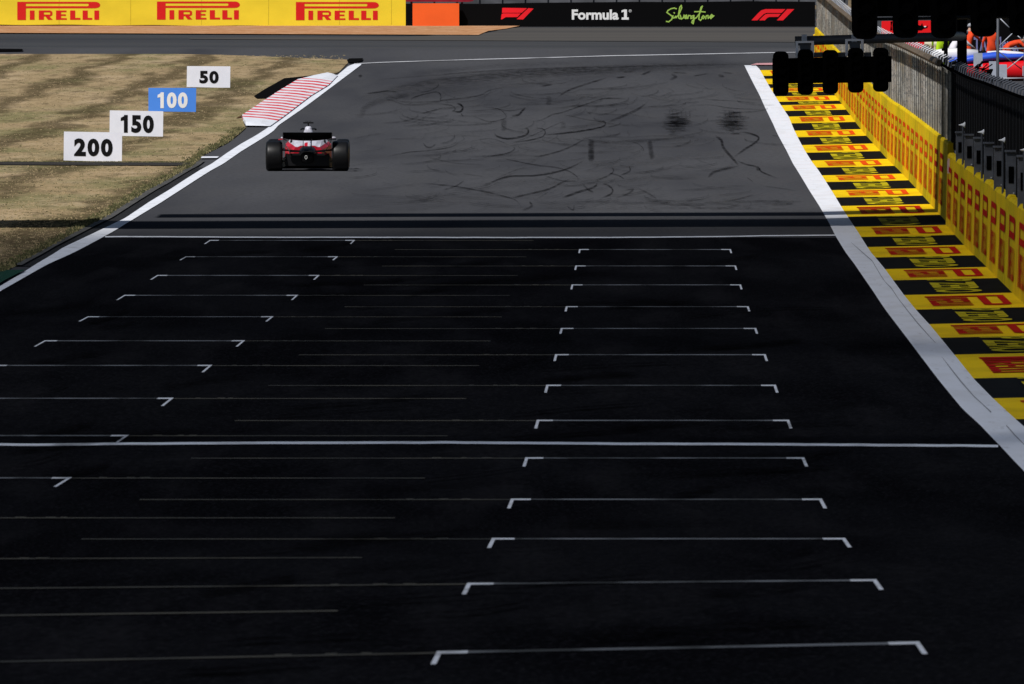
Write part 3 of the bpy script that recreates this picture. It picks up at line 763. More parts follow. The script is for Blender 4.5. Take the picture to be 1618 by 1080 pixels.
D_LIT = G(1479, 343).y - 2
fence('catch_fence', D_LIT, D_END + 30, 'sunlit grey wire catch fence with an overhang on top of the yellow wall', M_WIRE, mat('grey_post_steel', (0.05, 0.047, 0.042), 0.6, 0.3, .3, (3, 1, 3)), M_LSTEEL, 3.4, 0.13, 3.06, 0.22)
fence('shaded_catch_fence', 196, D_LIT - 0.6, 'tall wire catch fence, darkened for shade, above the shaded yellow blocks', M_WIRE_SHADE, mat('shaded_post_steel', (0.02, 0.021, 0.025), 0.7, 0.2), mat('shaded_arm_steel', (0.16, 0.175, 0.21), 0.6, 0.3), 2.4, 0.16, 3.04, 0.16)  # wire, posts and arms here carry the shade in their colour
# dark mesh debris sheet between the posts of the near fence
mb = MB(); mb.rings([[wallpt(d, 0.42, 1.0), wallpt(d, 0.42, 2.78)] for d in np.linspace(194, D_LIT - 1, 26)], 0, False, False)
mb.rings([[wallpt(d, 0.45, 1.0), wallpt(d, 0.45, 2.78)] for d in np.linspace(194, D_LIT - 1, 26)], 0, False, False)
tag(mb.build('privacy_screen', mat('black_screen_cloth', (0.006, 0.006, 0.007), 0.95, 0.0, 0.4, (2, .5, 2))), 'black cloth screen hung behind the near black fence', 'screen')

# grey cabinets and white horns in front of the near fence, standing on the wall top
cabs = [(1517, 210, 262), (1531, 214, 266), (1546, 219, 270), (1562, 227, 281), (1578, 233, 290), (1597, 240, 296), (1616, 248, 333)]
for i, (cx, y0, y1) in enumerate(cabs):
    # distance at which the wall line shows at this column
    lo, hi = 200.0, 320.0
    for _ in range(40):
        m_ = (lo + hi) / 2
        if 809 + FPX * (XW(m_) + 0.05) / (m_ * CP) > cx: lo = m_
        else: hi = m_
    d = (lo + hi) / 2
    q = P(cx, y1, d); top = P(cx, y0, d).z; z0 = wallpt(d, 0, 1.34).z
    root = thing('cabinet', (q.x, d, z0), (ORD[i] if i < 6 else 'last') + ' slate grey cabinet along the black fence counted from the pinkish box', 'cabinet', 'grey cabinets on the shaded wall')
    mb = MB().box(q.x - .075, q.x + .075, d - .18, d + .18, z0, top)
    mb.build('body', M_DBOX, root)
    MB().box(q.x - .09, q.x + .09, d - .22, d + .22, top + .002, top + .03).build('cap', M_DBOX, root)
    MB().box(q.x - .04, q.x + .04, d - .192, d - .182, z0 + (top - z0) * .35, z0 + (top - z0) * .70).build('vent', M_SIL, root)
    MB().tube([(q.x + .04, d - .186, z0 + .1), (q.x + .04, d - .2, z0 + .1)], .014, 6).build('knob', M_LSTEEL, root)
for i, (cx, cy) in enumerate([(1520, 197), (1550, 208.5), (1583, 221), (1617, 236.5)]):
    lo, hi = 200.0, 320.0
    for _ in range(40):
        m_ = (lo + hi) / 2
        if 809 + FPX * (XW(m_) - 0.02) / (m_ * CP) > cx: lo = m_
        else: hi = m_
    d = (lo + hi) / 2; q = P(cx, cy, d); s = d / FPX
    root = thing('horn_speaker', (q.x, d, wallpt(d, 0, 1.34).z), ('white cone horn on the black fence, ' + ['beside the yellow wall joint', 'above the third cabinet', 'above the fifth cabinet', 'above the last cabinet'][i]), 'loudspeaker', 'white horns on the black fence')
    w = 5.2 * s; h = 4.6 * s
    prof = [(-w, .1 * h), (-.4 * w, .28 * h), (.2 * w, .5 * h), (.62 * w, .8 * h), (.68 * w, h), (w, h), (w, .85 * h), (.8 * w, .6 * h)]
    MB().rings([[q + Vector((x, r * math.cos(a), r * math.sin(a))) for a in np.linspace(0, 2 * math.pi, 16, endpoint=False)] for x, r in prof], 0, True).build('horn', mat('white_horn_plastic', (0.80, 0.82, 0.86), 0.5, 0.3), root, True)
    MB().tube([q + Vector((.3 * w, 0, -.4 * h)), (q.x + .3 * w, d, wallpt(d, 0, 1.38).z)], .02, 8).build('stand', M_STEEL, root)

# ================================================================== start lights (two dark units on a pipe arm)
def rbox(x0, x1, z0, z1, r, n=5):
    p = []
    for cx, cz, a0 in ((x1 - r, z1 - r, 0), (x0 + r, z1 - r, 90), (x0 + r, z0 + r, 180), (x1 - r, z0 + r, 270)):
        for k in range(n + 1):
            a = math.radians(a0 + 90 * k / n); p.append((cx + r * math.cos(a), cz + r * math.sin(a)))
    return p
def light_unit(d, cols, panel, tops, bots, wpx, label, brackets, bottom_rail=None):
    s = d / FPX
    c = P((panel[0] + panel[2]) / 2, panel[3], d)
    root = thing('start_light', (c.x, d, c.z), label, 'start lights', 'start light units')
    fn = lambda u, v, t: P(u, v, d) + Vector((0, t, 0))
    x0, y0, x1, y1 = panel
    MB().prism([(x0, y0 + 2), (x1, y0 - 2), (x1, y1 - 1.5), (x0, y1 + 1)], fn, 0.0, 0.09).build('panel', M_SIL, root)
    for cx, t, b in zip(cols, tops, bots):
        o = MB().prism(rbox(cx - wpx / 2, cx + wpx / 2, t, b, wpx * .33), fn, -0.17, 0.12).build('lamp_column', M_SIL, root)
        mb = MB(); hgt = b - t
        for q in (0.2, 0.4, 0.6, 0.8):
            m_ = P(cx, t + hgt * q, d) + Vector((0, -0.171, 0)); r = wpx * .30 * s
            mb.rings([[m_ + Vector((rr * math.cos(a), yy, rr * math.sin(a))) for a in np.linspace(0, 2 * math.pi, 16, endpoint=False)] for rr, yy in ((r * 1.15, 0), (r * 1.15, -.05), (r, -.05), (r * .95, 0.005))], 0, True)
        mb.build('lens', M_SIL, o)
    for bx0, by0, bx1, by1 in brackets:
        mb = MB(); t = 1.6
        fr = lambda u, v, t_: P(u, v, d) + Vector((0, t_, 0))
        mb.prism([(bx0, by0), (bx0 + 4, by0), (bx0 + 4, by1), (bx0, by1)], fr, -.02, .02)
        mb.prism([(bx1 - 4, by0 - .5), (bx1, by0 - .5), (bx1, by1), (bx1 - 4, by1)], fr, -.02, .02)
        mb.prism([(bx0 + 4, by0 - .3), (bx1 - 4, by0 - .5), (bx1 - 4, by0 + 2.8), (bx0 + 4, by0 + 3)], fr, -.019, .019)
        bo = mb.build('bracket', mat('bright_zinc', (0.78, 0.80, 0.86), .6, .3), root)
        MB().prism([(bx0 + 6.5, by0 + 5), (bx1 - 5, by0 + 4.2), (bx1 - 5, by1 - 6), (bx0 + 8, by1 - 5.5)], fr, .03, .06).build('back_plate', M_STEEL, bo)
    return root
lu = light_unit(300, [1233.6, 1272.6, 1312, 1352, 1391.5], (1220.5, 90, 1409, 131), [80.7, 77.5, 78.5, 75.2, 75], [151, 149.5, 148, 146, 144.6], 24.5,
           'lower black start light unit hanging from a grey pipe over the striped run-off', [(1257, 64.7, 1286, 90), (1335.5, 61.5, 1364.5, 88)])
D_ = 300
MB().tube([P(1256.5, 64.5, D_) + Vector((0, .3, 0)), P(1471, 58.5, D_) + Vector((0, .3, 0)), P(1520, 57, 308)], 7.6 * D_ / FPX, 14).build('arm_pipe', M_STEEL, lu, True)
mb = MB()
for x in (1271, 1350): mb.prism([(x - 4.2, 54), (x + 4.2, 54), (x + 4.2, 66), (x - 4.2, 66)], lambda u, v, t: P(u, v, D_) + Vector((0, t, 0)), .12, .2); mb.prism([(x - 1.3, 57), (x + 1.3, 57), (x + 1.3, 60), (x - 1.3, 60)], lambda u, v, t: P(u, v, D_) + Vector((0, t, 0)), .10, .118)
mb.build('pipe_clamp', M_LSTEEL, lu)
DP_ = 308; gp = P(1520, 100, DP_); g0 = gz(gp.x, DP_)
MB().tube([(gp.x, DP_, g0), (gp.x, DP_, P(1520, 18, DP_).z)], 8 * DP_ / FPX, 14).build('post', M_SIL, lu, True)
MB().box(gp.x - .22, gp.x + .22, DP_ - .2, DP_ + .2, P(1520, 106, DP_).z, P(1520, 103, DP_).z).build('collar', M_STEEL, lu)
mb = MB()
for cx, w in ((1265, 8), (1292, 10), (1330, 8), (1371, 6)): mb.prism([(cx - w, 82.5), (cx + w, 82), (cx + w, 90), (cx - w, 90.5)], lambda u, v, t: P(u, v, D_) + Vector((0, t, 0)), .03, .08)
mb.build('top_strip', M_STEEL, lu)

uu = light_unit(187, [1366, 1430.5, 1491, 1554, 1615, 1678], (1345, -60, 1700, 25), [-75] * 6, [61.5, 59.5, 60, 57.5, 56, 55], 40,
           'upper black start light unit, larger in view, hanging above the black fence', [])
D2 = 187
MB().tube([P(1352, 30.5, D2) + Vector((0, .1, 0)), P(1700, 24.5, D2) + Vector((0, .1, 0))], 2.6 * D2 / FPX, 12).build('lower_rail', M_STEEL, uu, True)
MB().tube([P(1352, -40, D2) + Vector((0, .3, 0)), P(1700, -46, D2) + Vector((0, .3, 0)), P(1960, -48, D2) + Vector((0, .3, 0))], .085, 12).build('arm_pipe', M_STEEL, uu, True)
q = P(1955, -40, D2)
MB().tube([(q.x, D2 + .3, gz(q.x, D2)), (q.x, D2 + .3, q.z + .1)], .11, 12).build('post', M_SIL, uu, True)
# thin black mast behind the fence with a small control box
dm = 332; q = P(1494.5, 60, dm)
root = thing('mast', (q.x, dm, gz(q.x, dm)), 'thin black mast with a control box behind the end of the sunlit fence', 'mast')
MB().tube([(q.x, dm, gz(q.x, dm)), (q.x, dm, P(1494, 20, dm).z)], .045, 10).build('pole', M_SIL, root, True)
a = P(1485.5, 89.5, dm); MB().box(a.x - .055, a.x + .055, dm - .1, dm + .06, a.z - .05, a.z + .035).box(a.x - .045, a.x + .1, dm - .03, dm + .03, a.z - .1, a.z - .051).build('control_box', M_SIL, root)
a = P(1490, 78, dm); MB().ball(a + Vector((0, -.06, 0)), .032, .032, .034).tube([a + Vector((.01, 0, .03)), a + Vector((.01, 0, .12))], .008).build('camera_dome', M_SIL, root, True)

# lattice mast on the right with grey boxes at the fence top
dt = 332; s = dt / FPX
q = P(1582, 110, dt)
root = thing('lattice_tower', (q.x, dt, gz(q.x, dt)), 'dark steel lattice tower with crossed braces behind the black fence', 'tower')
zt = P(1577, 28, dt).z; zb = gz(q.x, dt)
for nm, x, yo, y1 in (('leg', 1577, 0, -30), ('leg', 1620.5, 0, -30), ('leg', 1577, .5, -30), ('leg', 1620.5, .5, -30)):
    X = P(x, 60, dt).x
    MB().tube([(X, dt + yo, zb), (X, dt + yo, P(x, y1, dt).z)], .026, 10).build('leg', M_STEEL, root, True)
for (x0, y0), (x1, y1), mm in [((1580, 28.5), (1598.5, 47), M_LSTEEL), ((1579, 72), (1601, 51), M_LSTEEL), ((1579, 82), (1614, 109), M_STEEL), ((1591, 109), (1617, 88), M_LSTEEL), ((1601, 51), (1618, 34), M_STEEL), ((1608, 56), (1614.5, 62), M_LSTEEL), ((1579, 28), (1619, -5), M_STEEL)]:
    MB().tube([P(x0, y0, dt) + Vector((0, -.03, 0)), P(x1, y1, dt) + Vector((0, -.03, 0))], .011, 8).build('brace', mm, root, True)
for y in (76.5, 123.5, 20): MB().tube([P(1579, y, dt), P(1619, y - .3, dt)], .014, 8).build('rung', M_LSTEEL, root, True)
boxes = [(1538.5, 83.5, 1552.5, 105, 'pale grey box left of the lattice tower, highest of the grey boxes on the fence'), (1563, 96.5, 1574.5, 122, 'narrow grey box at the foot of the lattice tower, turned sideways'),
         (1574.8, 101.5, 1591, 125, 'pale grey box in front of the lattice tower at the fence top'), (1616, 104, 1634, 120, 'pale grey box at the far side of the lattice tower')]
for x0, y0, x1, y1, lb in boxes:
    db = 336
    a, b = P(x0, y1, db), P(x1, y0, db)
    root = thing('signal_box', (a.x + .05, db, gz(a.x, db)), lb, 'box', 'pale grey boxes by the fence top')
    MB().prism(rbox(a.x, b.x, a.z, b.z, .012, 2), lambda u, v, t: Vector((u, t, v)), db, db + .16).build('case', M_BOX, root)
    mx_ = (a.x + b.x) / 2
    MB().box(mx_ - .02, mx_ + .02, db - .004, db - .001, a.z + .022, a.z + .034).build('badge', mat('dull_badge', (0.16, 0.12, 0.16), .6, .2), root)
    MB().tube([(mx_, db + .19, gz(a.x, db)), (mx_, db + .19, b.z - .03)], .02, 8).build('stand', M_SIL, root)
# tangle of black cable on the fence top
mb = MB()
for k in range(16):
    x0 = random.uniform(1534, 1562); y0 = 98 + (x0 - 1534) * .55 + random.uniform(4, 16); x1 = x0 + random.uniform(8, 24)
    y1 = y0 - random.uniform(2, 14)
    p0, p1 = P(x0, y0, 333), P(min(x1, 1568), y1, 333)
    md = (p0 + p1) / 2 + Vector((0, random.uniform(-.1, .1), random.uniform(-.06, .05)))
    mb.tube([p0, md, p1], random.uniform(.010, .022), 6)
tag(mb.build('cable_bundle', M_SIL), 'tangle of black cables lying along the top of the black fence', 'cables')

# ================================================================== distance boards
BW = mat('board_white', (0.84, 0.86, 0.96), 0.55, 0.3, 0.06, (3, 3, 3)); BB = mat('board_blue', (0.075, 0.27, 0.86), 0.55, 0.3, 0.06, (3, 3, 3)); INK = mat('black_numerals', (0.006, 0.006, 0.007), 0.7, 0.1)
NW = mat('white_numerals', (0.84, 0.84, 0.84), 0.6, 0.2)
ONE = [[(.42, 0), (.80, 0), (.80, 1), (.45, 1), (.42, .93)], [(.42, .93), (.12, .84), (.10, .66), (.42, .70)]]
def glyphs(txt, bold, gap=.10):
    """letters laid side by side in 0..1, the numeral 1 drawn with a flag"""
    x = 0.0; parts = []
    for ch in txt:
        if ch == '1':
            v = np.array([p for q in ONE for p in q]); f = []; o = 0
            for q in ONE: f.append(tuple(range(o, o + len(q)))); o += len(q)
            a = .62
        else: v, f, a = text2d(ch, bold)
        parts.append((v, f, a, x)); x += a + gap
    x -= gap
    V = []; F = []
    for v, f, a, x0 in parts:
        o = len(V); V += [((x0 + p[0] * a) / x, p[1]) for p in v]; F += [tuple(i + o for i in t) for t in f]
    return V, F, x
def board(txt, c4, nb, panel, ink, d, label):
    """c4: corner pixels TL TR BR BL ; nb: numeral box x0,y0,x1,y1"""
    mid = P((c4[3][0] + c4[2][0]) / 2, (c4[3][1] + c4[2][1]) / 2, d)
    root = thing('distance_board', (mid.x, d, gz(mid.x, d)), label, 'sign', 'braking distance boards on the grass')
    fn = lambda u, v, t: P(u, v, d) + Vector((0, t, 0))
    po = MB().prism(c4, fn, 0, .05).build('panel', panel, root)
    v, f, a = glyphs(txt, 0.05, .09)
    x0, y0, x1, y1 = nb; tilt = (c4[1][1] - c4[0][1]) / (c4[1][0] - c4[0][0])
    MB().add([fn(x0 + (x1 - x0) * u, y1 + (y0 - y1) * w + tilt * (x1 - x0) * (u - .5), -.008) for u, w in v], f).build('numerals', ink, po)
    for t in (.2, .8):
        x = c4[3][0] + (c4[2][0] - c4[3][0]) * t
        p = P(x, c4[3][1], d)
        MB().box(p.x - .03, p.x + .03, d + .052, d + .10, gz(p.x, d) - .05, p.z + .5).build('leg', M_LSTEEL, root)
def dist_of(px, py): return G(px, py).y
board('200', [(101, 207.5), (193, 209), (192.5, 255.5), (100.5, 253)], (117, 218.5, 178, 246.5), BW, INK, dist_of(147, 256.5), 'white board reading 200, nearest of the four distance boards')
board('150', [(173.5, 174), (258, 175.5), (257.5, 215.5), (173, 214)], (189, 181.5, 243, 209.5), BW, INK, dist_of(215, 217), 'white board reading 150, between the 200 and blue boards')
board('100', [(234.5, 138.5), (310, 138.5), (309.5, 176.5), (234.5, 175.5)], (247.5, 145.5, 296.5, 170.5), BB, NW, dist_of(272, 178), 'blue board with white 100, the only blue distance board')
board('50', [(295.5, 104), (364, 104.5), (363.5, 138.5), (295, 137)], (315, 111.5, 345.5, 131.5), BW, INK, dist_of(330, 139.5), 'white board reading 50, farthest of the distance boards')

# ================================================================== far barriers with lettering
DF = 702.0
SFN = lambda off: (lambda u, v, t: P(u, v, DF) + Vector((0, t + off, 0)))
def flat(polys, dist, off, mb=None, mi=0):
    mb = mb or MB()
    for p in polys: mb.add([P(x, y, dist) + Vector((0, off, 0)) for x, y in p], [tuple(range(len(p)))], mi)
    return mb
M_FYEL = mat('far_yellow_banner', (0.84, 0.66, 0.035), 0.6, 0.2, 0.12, (.6, .6, .9)); M_FRED = mat('far_red_ink', (0.62, 0.012, 0.012), 0.6, 0.2)
p0 = P(320, 42, DF)
root = thing('advertising_barrier', (p0.x, DF, p0.z), 'long yellow barrier with red lettering behind the orange gravel', 'barrier')
tp = [(x, 38.2 + (x + 60) * .0043 + .5 * math.sin(x * .045)) for x in range(-60, 642, 20)] + [(641, 41)]
MB().prism([(-60, -8)] + [(641, -8)] + tp[::-1], SFN(0), 0, .5).build('barrier', M_FYEL, root)
for lx, ly in ((27.3, 2.5), (248, 2.0), (467.5, 2.8)):
    flat([[(x, -8), (x + .7, -8), (x + .7, 38.6), (x, 38.6)] for x in (-20, 93, 206, 318, 424, 536, 618)], DF, -.006).build('seam', mat('seam_yellow', (0.55, 0.42, 0.03), .8, .1), root) if lx < 30 else None
    flat([[(lx + u * 131, ly + (1 - v) * 28.6) for u, v in p] for p in LOGO], DF, -.012).build('logo', M_FRED, root)
mb = MB(); mb.prism([(-60, 36), (641, 39), (641, 44.5), (-60, 42)], SFN(.25), 0, .2); mb.build('base', M_SIL, root)
op = P(689, 42, DF - .5)
mb = MB().prism([(652, 4.8), (725.5, 4.8), (725.5, 42.3), (652, 42)], SFN(-.5), 0, .3)
tag(mb.build('orange_panel', mat('orange_vinyl', (0.88, 0.125, 0.018), 0.6, 0.25, 0.12, (.7, .7, .7))), 'plain bright orange panel beside the yellow barrier', 'barrier')
p0 = P(1000, 45, DF)
root = thing('advertising_barrier', (p0.x, DF, p0.z), 'long black barrier with red and white logos and green script', 'barrier')
bt = [(x, 42.5 + .35 * math.sin(x * .05)) for x in range(641, 760, 18)] + [(776, 45), (790, 45.2), (800, 44), (930, 44.8), (1100, 45), (1288, 44.8)]
M_FBLK = mat('black_vinyl', (0.004, 0.004, 0.0045), 0.9, 0.03)
MB().prism([(641, 5.5), (770, 5.5), (850, 4), (1000, 2.6), (1090, 2.8), (1180, 1.4), (1288, 2.4)] + bt[::-1], SFN(.02), 0, .5).build('barrier', M_FBLK, root)
def f1(ox, oy, sc, flip=1.0):
    A = [[(1010, 172), (1070, 108), (1095, 86), (1130, 76), (1300, 76), (1268, 108), (1140, 108), (1115, 118), (1060, 172)],
         [(1075, 172), (1112, 134), (1128, 121), (1150, 116), (1260, 116), (1238, 142), (1162, 143), (1146, 150), (1124, 172)], [(1314, 76), (1375, 76), (1280, 172), (1226, 172)]]
    out = []
    for p in A: out.append([(ox + (x - 1010) * sc, oy + (y - 76) * sc) for x, y in p])
    return out
M_FR2 = mat('bright_red_ink', (0.86, 0.012, 0.022), 0.6, 0.2)
flat(f1(1187.3, 14, 1 / 5.393), DF, .008).build('logo', M_FR2, root)
Z7 = lambda x, y: (640 + x / 7.355, y / 7.355)
flat([[Z7(1130, 90), Z7(1150, 88), Z7(1418, 92), Z7(1355, 146), Z7(1126, 146)], [Z7(1122, 160), Z7(1142, 152), Z7(1345, 153), Z7(1305, 196), Z7(1170, 196), Z7(1128, 222), Z7(1114, 222)], [Z7(1432, 92), Z7(1494, 96), Z7(1372, 224), Z7(1296, 220)]], DF, .008).build('logo', M_FR2, root)
v, f, a = text2d('Formula', 0.035)
M_FW = mat('white_ink', (0.84, 0.84, 0.84), 0.6, 0.2)
MB().add([P(903.5 + 74 * u, 30.8 - 16.2 * w, DF) + Vector((0, .008, 0)) for u, w in v], f).build('lettering', M_FW, root)
lay([[(982 + x, 14.6 + y) for x, y in q] for q in ([(4, 0), (8.5, 0), (8.5, 12.5), (4, 12.5)], [(0, 1.6), (4, 0), (4, 3.4), (0, 4.6)], [(.3, 12.5), (11.5, 12.5), (11.5, 16), (.3, 16)])], lambda u, v: P(u, v, DF) + Vector((0, .008, 0))).build('numeral', M_FW, root)
v, f, a = text2d('\u00ae', 0.0)
MB().add([P(993.5 + 4.5 * u, 19 - 4.5 * w, DF) + Vector((0, .008, 0)) for u, w in v], f).build('lettering', M_FW, root)
scr = [[(370, 72), (352, 66), (325, 72), (298, 88), (290, 104), (318, 124), (338, 140), (330, 164), (304, 184), (286, 180)], [(342, 132), (338, 152), (352, 150), (366, 136)], [(350, 106), (354, 110)],
       [(366, 150), (394, 120), (416, 64), (412, 44), (400, 60), (390, 112), (390, 150), (402, 158)], [(404, 128), (412, 160), (430, 150), (436, 126)], [(440, 150), (460, 140), (456, 126), (443, 136), (448, 156), (466, 150)],
       [(468, 156), (474, 130), (490, 132)], [(516, 132), (496, 136), (494, 156), (512, 150), (520, 130), (520, 170), (514, 200), (502, 190), (508, 172), (536, 150)], [(540, 150), (570, 110), (592, 50), (580, 60), (566, 120), (562, 160), (576, 172), (594, 150)],
       [(526, 98), (570, 96), (616, 100)], [(598, 132), (588, 146), (600, 156), (612, 142), (600, 132)], [(620, 158), (626, 132), (640, 130), (642, 156)], [(650, 148), (682, 132), (672, 122), (656, 138), (664, 156), (690, 132)]]
mb = MB()
for st in scr:
    q = [P(1000 + x / 5.393, y / 5.393, DF) + Vector((0, .0, 0)) for x, y in st]
    for i in range(len(q) - 1):
        a, b = q[i], q[i + 1]; t = (b - a); t.normalize(); nrm = Vector((-t.z, 0, t.x)) * .026
        mb.add([a + nrm - t * .02, b + nrm + t * .02, b - nrm + t * .02, a - nrm - t * .02], [(0, 1, 2, 3)])
for p in range(len(mb.v)): mb.v[p] = (mb.v[p][0], DF + .004 - .00005 * p, mb.v[p][2])
mb.build('script_lettering', mat('lime_ink', (0.36, 0.56, 0.10), 0.6, 0.2), root)
p0 = P(690, 3, 712)
mb = MB(); fb = lambda u, v, t: P(u, v, 712) + Vector((0, t, 0))
mb.prism([(641, -14), (744, -14), (748, 1.0), (741, 2.6), (641, 2.2)], fb, 0, .2).box(p0.x - 1.2, p0.x - 1.1, 712.3, 712.4, gz(0, 712), p0.z).box(p0.x + 1.1, p0.x + 1.2, 712.3, 712.4, gz(0, 712), p0.z)
tag(mb.build('red_banner', mat('dark_red_vinyl', (0.36, 0.012, 0.03), .6, .2, .4, (2, 2, 2))), 'dark red banner showing just above the orange panel', 'banner')
mb = MB(); fb2 = lambda u, v, t: P(u, v, 716) + Vector((0, t, 0))
mb.prism([(600, -40), (1340, -40), (1340, 8), (600, 8)], fb2, 0, .3)
for x in range(610, 1340, 36): mb.prism([(x, -42), (x + 3, -42), (x + 3, 20), (x, 20)], fb2, -.1, -.02)
tag(mb.build('boundary_wall', mat('slate_wall', (0.11, 0.115, 0.13), .8, .2, .5, (.8, .8, 2))), 'slate grey boundary wall rising behind the black barrier', 'wall')

# post with white wraps where the far fence ends, and small things at its foot
dp = 618; q = P(1300, 52, dp)
root = thing('padded_post', (q.x, dp, gz(q.x, dp)), 'white padded post at the far end of the catch fence', 'post')
MB().tube([(q.x, dp, gz(q.x, dp)), (q.x, dp, P(1300, -8, dp).z)], .06, 8).build('pole', M_RUST, root)
for y0, y1, w in ((4, 18, 5), (20, 33, 4.2), (39, 50, 4.6)):
    a, b = P(1300, y1, dp), P(1301, y0, dp); r = w * dp / FPX
    MB().tube([a + Vector((0, -.05, 0)), (a + b) / 2 + Vector((.03, -.05, 0)), b + Vector((0, -.05, 0))], [r * .8, r, r * .85], 10).build('pad', mat('white_pad', (0.62, 0.62, 0.66), .7, .2, .5, (5, 5, 4)), root, True)
MB().prism([(1289, 18.5), (1293, 18.5), (1293, 26), (1289, 26)], lambda u, v, t: P(u, v, dp) + Vector((0, t, 0)), -.1, .1).build('lamp_box', M_SIL, root)
for (x0, y0), (x1, y1) in (((1291, 30), (1292, 44)), ((1293, 42), (1289.5, 50))): MB().tube([P(x0, y0, dp), P(x1, y1, dp)], .045, 6).build('tape', mat('faded_red_tape', (0.5, 0.14, 0.10), .8, .2), root)
q = P(1288, 55.5, dp - 4)
mb = MB().ball(q, .085, .08, .06, 10, 6).box(q.x - .05, q.x + .05, q.y - .05, q.y + .05, q.z - .12, q.z - .04)
tag(mb.build('yellow_bag', mat('yellow_fabric', (0.75, 0.45, 0.02), .8, .2)), 'small yellow bag at the foot of the white padded post', 'bag')

# ================================================================== behind the fence: red hoarding, dark lettered wall, race car and marshals
dr = 640
root = thing('red_hoarding', P(1432, 60, dr), 'red hoarding with a dark emblem behind the catch fence', 'hoarding')
fr = lambda u, v, t: P(u, v, dr) + Vector((0, t, 0))
MB().prism([(1393, 33), (1474, 32), (1474, 76), (1393, 76)], fr, 0, .08).build('panel', mat('scarlet_vinyl', (0.86, 0.008, 0.012), .6, .2), root)
mb = MB()
for p in ([(1450, 39), (1455, 40), (1457, 35.5), (1458.2, 40.5), (1464, 42), (1466.5, 39), (1465, 43.5), (1459, 45), (1456, 47.5), (1450, 47.5)],): mb.add([P(x, y, dr) + Vector((0, -.01, 0)) for x, y in p], [tuple(range(len(p)))])
for p in ([(1407, 34), (1410, 33), (1408.6, 40), (1409.5, 47), (1406.5, 48), (1407.4, 40)],): mb.add([P(x, y, dr) + Vector((0, -.01, 0)) for x, y in p], [tuple(range(len(p)))])
mb.build('emblem', M_SIL, root)
MB().prism([(1460, 40.8), (1463, 40.6), (1463, 42.6), (1460, 42.4)], fr, -.02, -.012).build('emblem_spot', M_FW, root)
mb = MB()
for x in (1396, 1433, 1471): mb.prism([(x - 1.5, 74), (x + 1.5, 74), (x + 1.5, 84), (x - 1.5, 84)], fr, .09, .15)
mb.build('post', M_STEEL, root)
dl = 612
fl = lambda u, v, t: P(u, v, dl) + Vector((0, t, 0))
root = thing('lettered_wall', P(1580, 100, dl), 'black hoarding with violet grey lettering behind the marshals', 'hoarding')
MB().prism([(1476, 20), (1700, 20), (1700, 92), (1476, 92)], fl, 0, .3).build('panel', M_FBLK, root)
v, f, a = text2d('TAGHeuer', 0.03)
MB().add([P(1538.5 + 74.5 * u, 80.5 - 23 * w, dl) + Vector((0, -.012, 0)) for u, w in v], f).build('lettering', mat('violet_grey_ink', (0.17, 0.18, 0.36), .7, .2), root)
mb = MB().prism([(1460, 58), (1700, 58), (1700, 66), (1460, 66)], lambda u, v, t: P(u, v, 660) + Vector((0, t, 0)), 0, .2)
# parked single-seater seen side-on
dc = 556
root = thing('race_car', (P(1560, 118, dc).x, dc, gz(P(1560, 118, dc).x, dc)), 'white, blue and red race car standing among marshals behind the fence', 'race car')
sec = lambda pts: pts
def side_loft(name, stations, m, smooth=True):
    """stations: (x px, y top px, y bottom px, half width m)"""
    mb = MB(); rr = []
    for x, yt, yb, hw in stations:
        a, b = P(x, yt, dc), P(x, yb, dc); cz, hz = (a.z + b.z) / 2, (a.z - b.z) / 2
        rr.append([Vector((a.x, dc + hw * math.copysign(abs(math.cos(t)) ** .6, math.cos(t)), cz + hz * math.copysign(abs(math.sin(t)) ** .6, math.sin(t)))) for t in np.linspace(0, 2 * math.pi, 20, endpoint=False)])
    mb.rings(rr, 0, True); return mb.build(name, m, root, smooth)
CW = mat('car_white_paint', (0.80, 0.79, 0.80), .35, .4); CB = mat('car_blue_paint', (0.035, 0.11, 0.68), .3, .5); CR = mat('car_red_paint', (0.72, 0.006, 0.012), .35, .4)
side_loft('nose', [(1472, 84, 90, .12), (1478, 78.5, 92, .22), (1492, 76, 95, .34), (1512, 75.5, 94, .42), (1545, 78, 92, .42)], CW)
side_loft('sidepod', [(1497, 99, 104, .62), (1500, 93, 104.5, .72), (1512, 90, 103.5, .78), (1540, 85, 99, .80), (1572, 81, 95.5, .80), (1592, 84, 95, .78), (1618, 84, 93, .7), (1640, 86, 92, .5)], CB)
side_loft('floor', [(1505, 102, 112, .86), (1530, 98.5, 120, .88), (1560, 96.5, 126, .88), (1618, 93, 127, .86), (1650, 92, 124, .8)], CR)
side_loft('engine_cover', [(1560, 80.5, 88, .3), (1585, 79, 88, .26), (1608, 81, 90, .22), (1640, 86, 92, .15)], CW)
for x in (1507, 1650):
    q = P(x, 112, dc)
    for sy in (-1, 1):
        c = Vector((q.x, dc + sy * .8, gz(q.x, dc) + .36))
        o = MB().rings([[c + Vector((r * math.cos(a), w, r * math.sin(a))) for a in np.linspace(0, 2 * math.pi, 24, endpoint=False)] for r, w in ((.24, -.16), (.33, -.16), (.36, -.12), (.36, .12), (.33, .16), (.24, .16))], 0, True).build('wheel', M_SIL, root, True)
        MB().rings([[c + Vector((r * math.cos(a), sy * w, r * math.sin(a))) for a in np.linspace(0, 2 * math.pi, 20, endpoint=False)] for r, w in ((.23, .14), (.22, .163), (.05, .14))], 0, True).build('rim', M_STEEL, o, True)
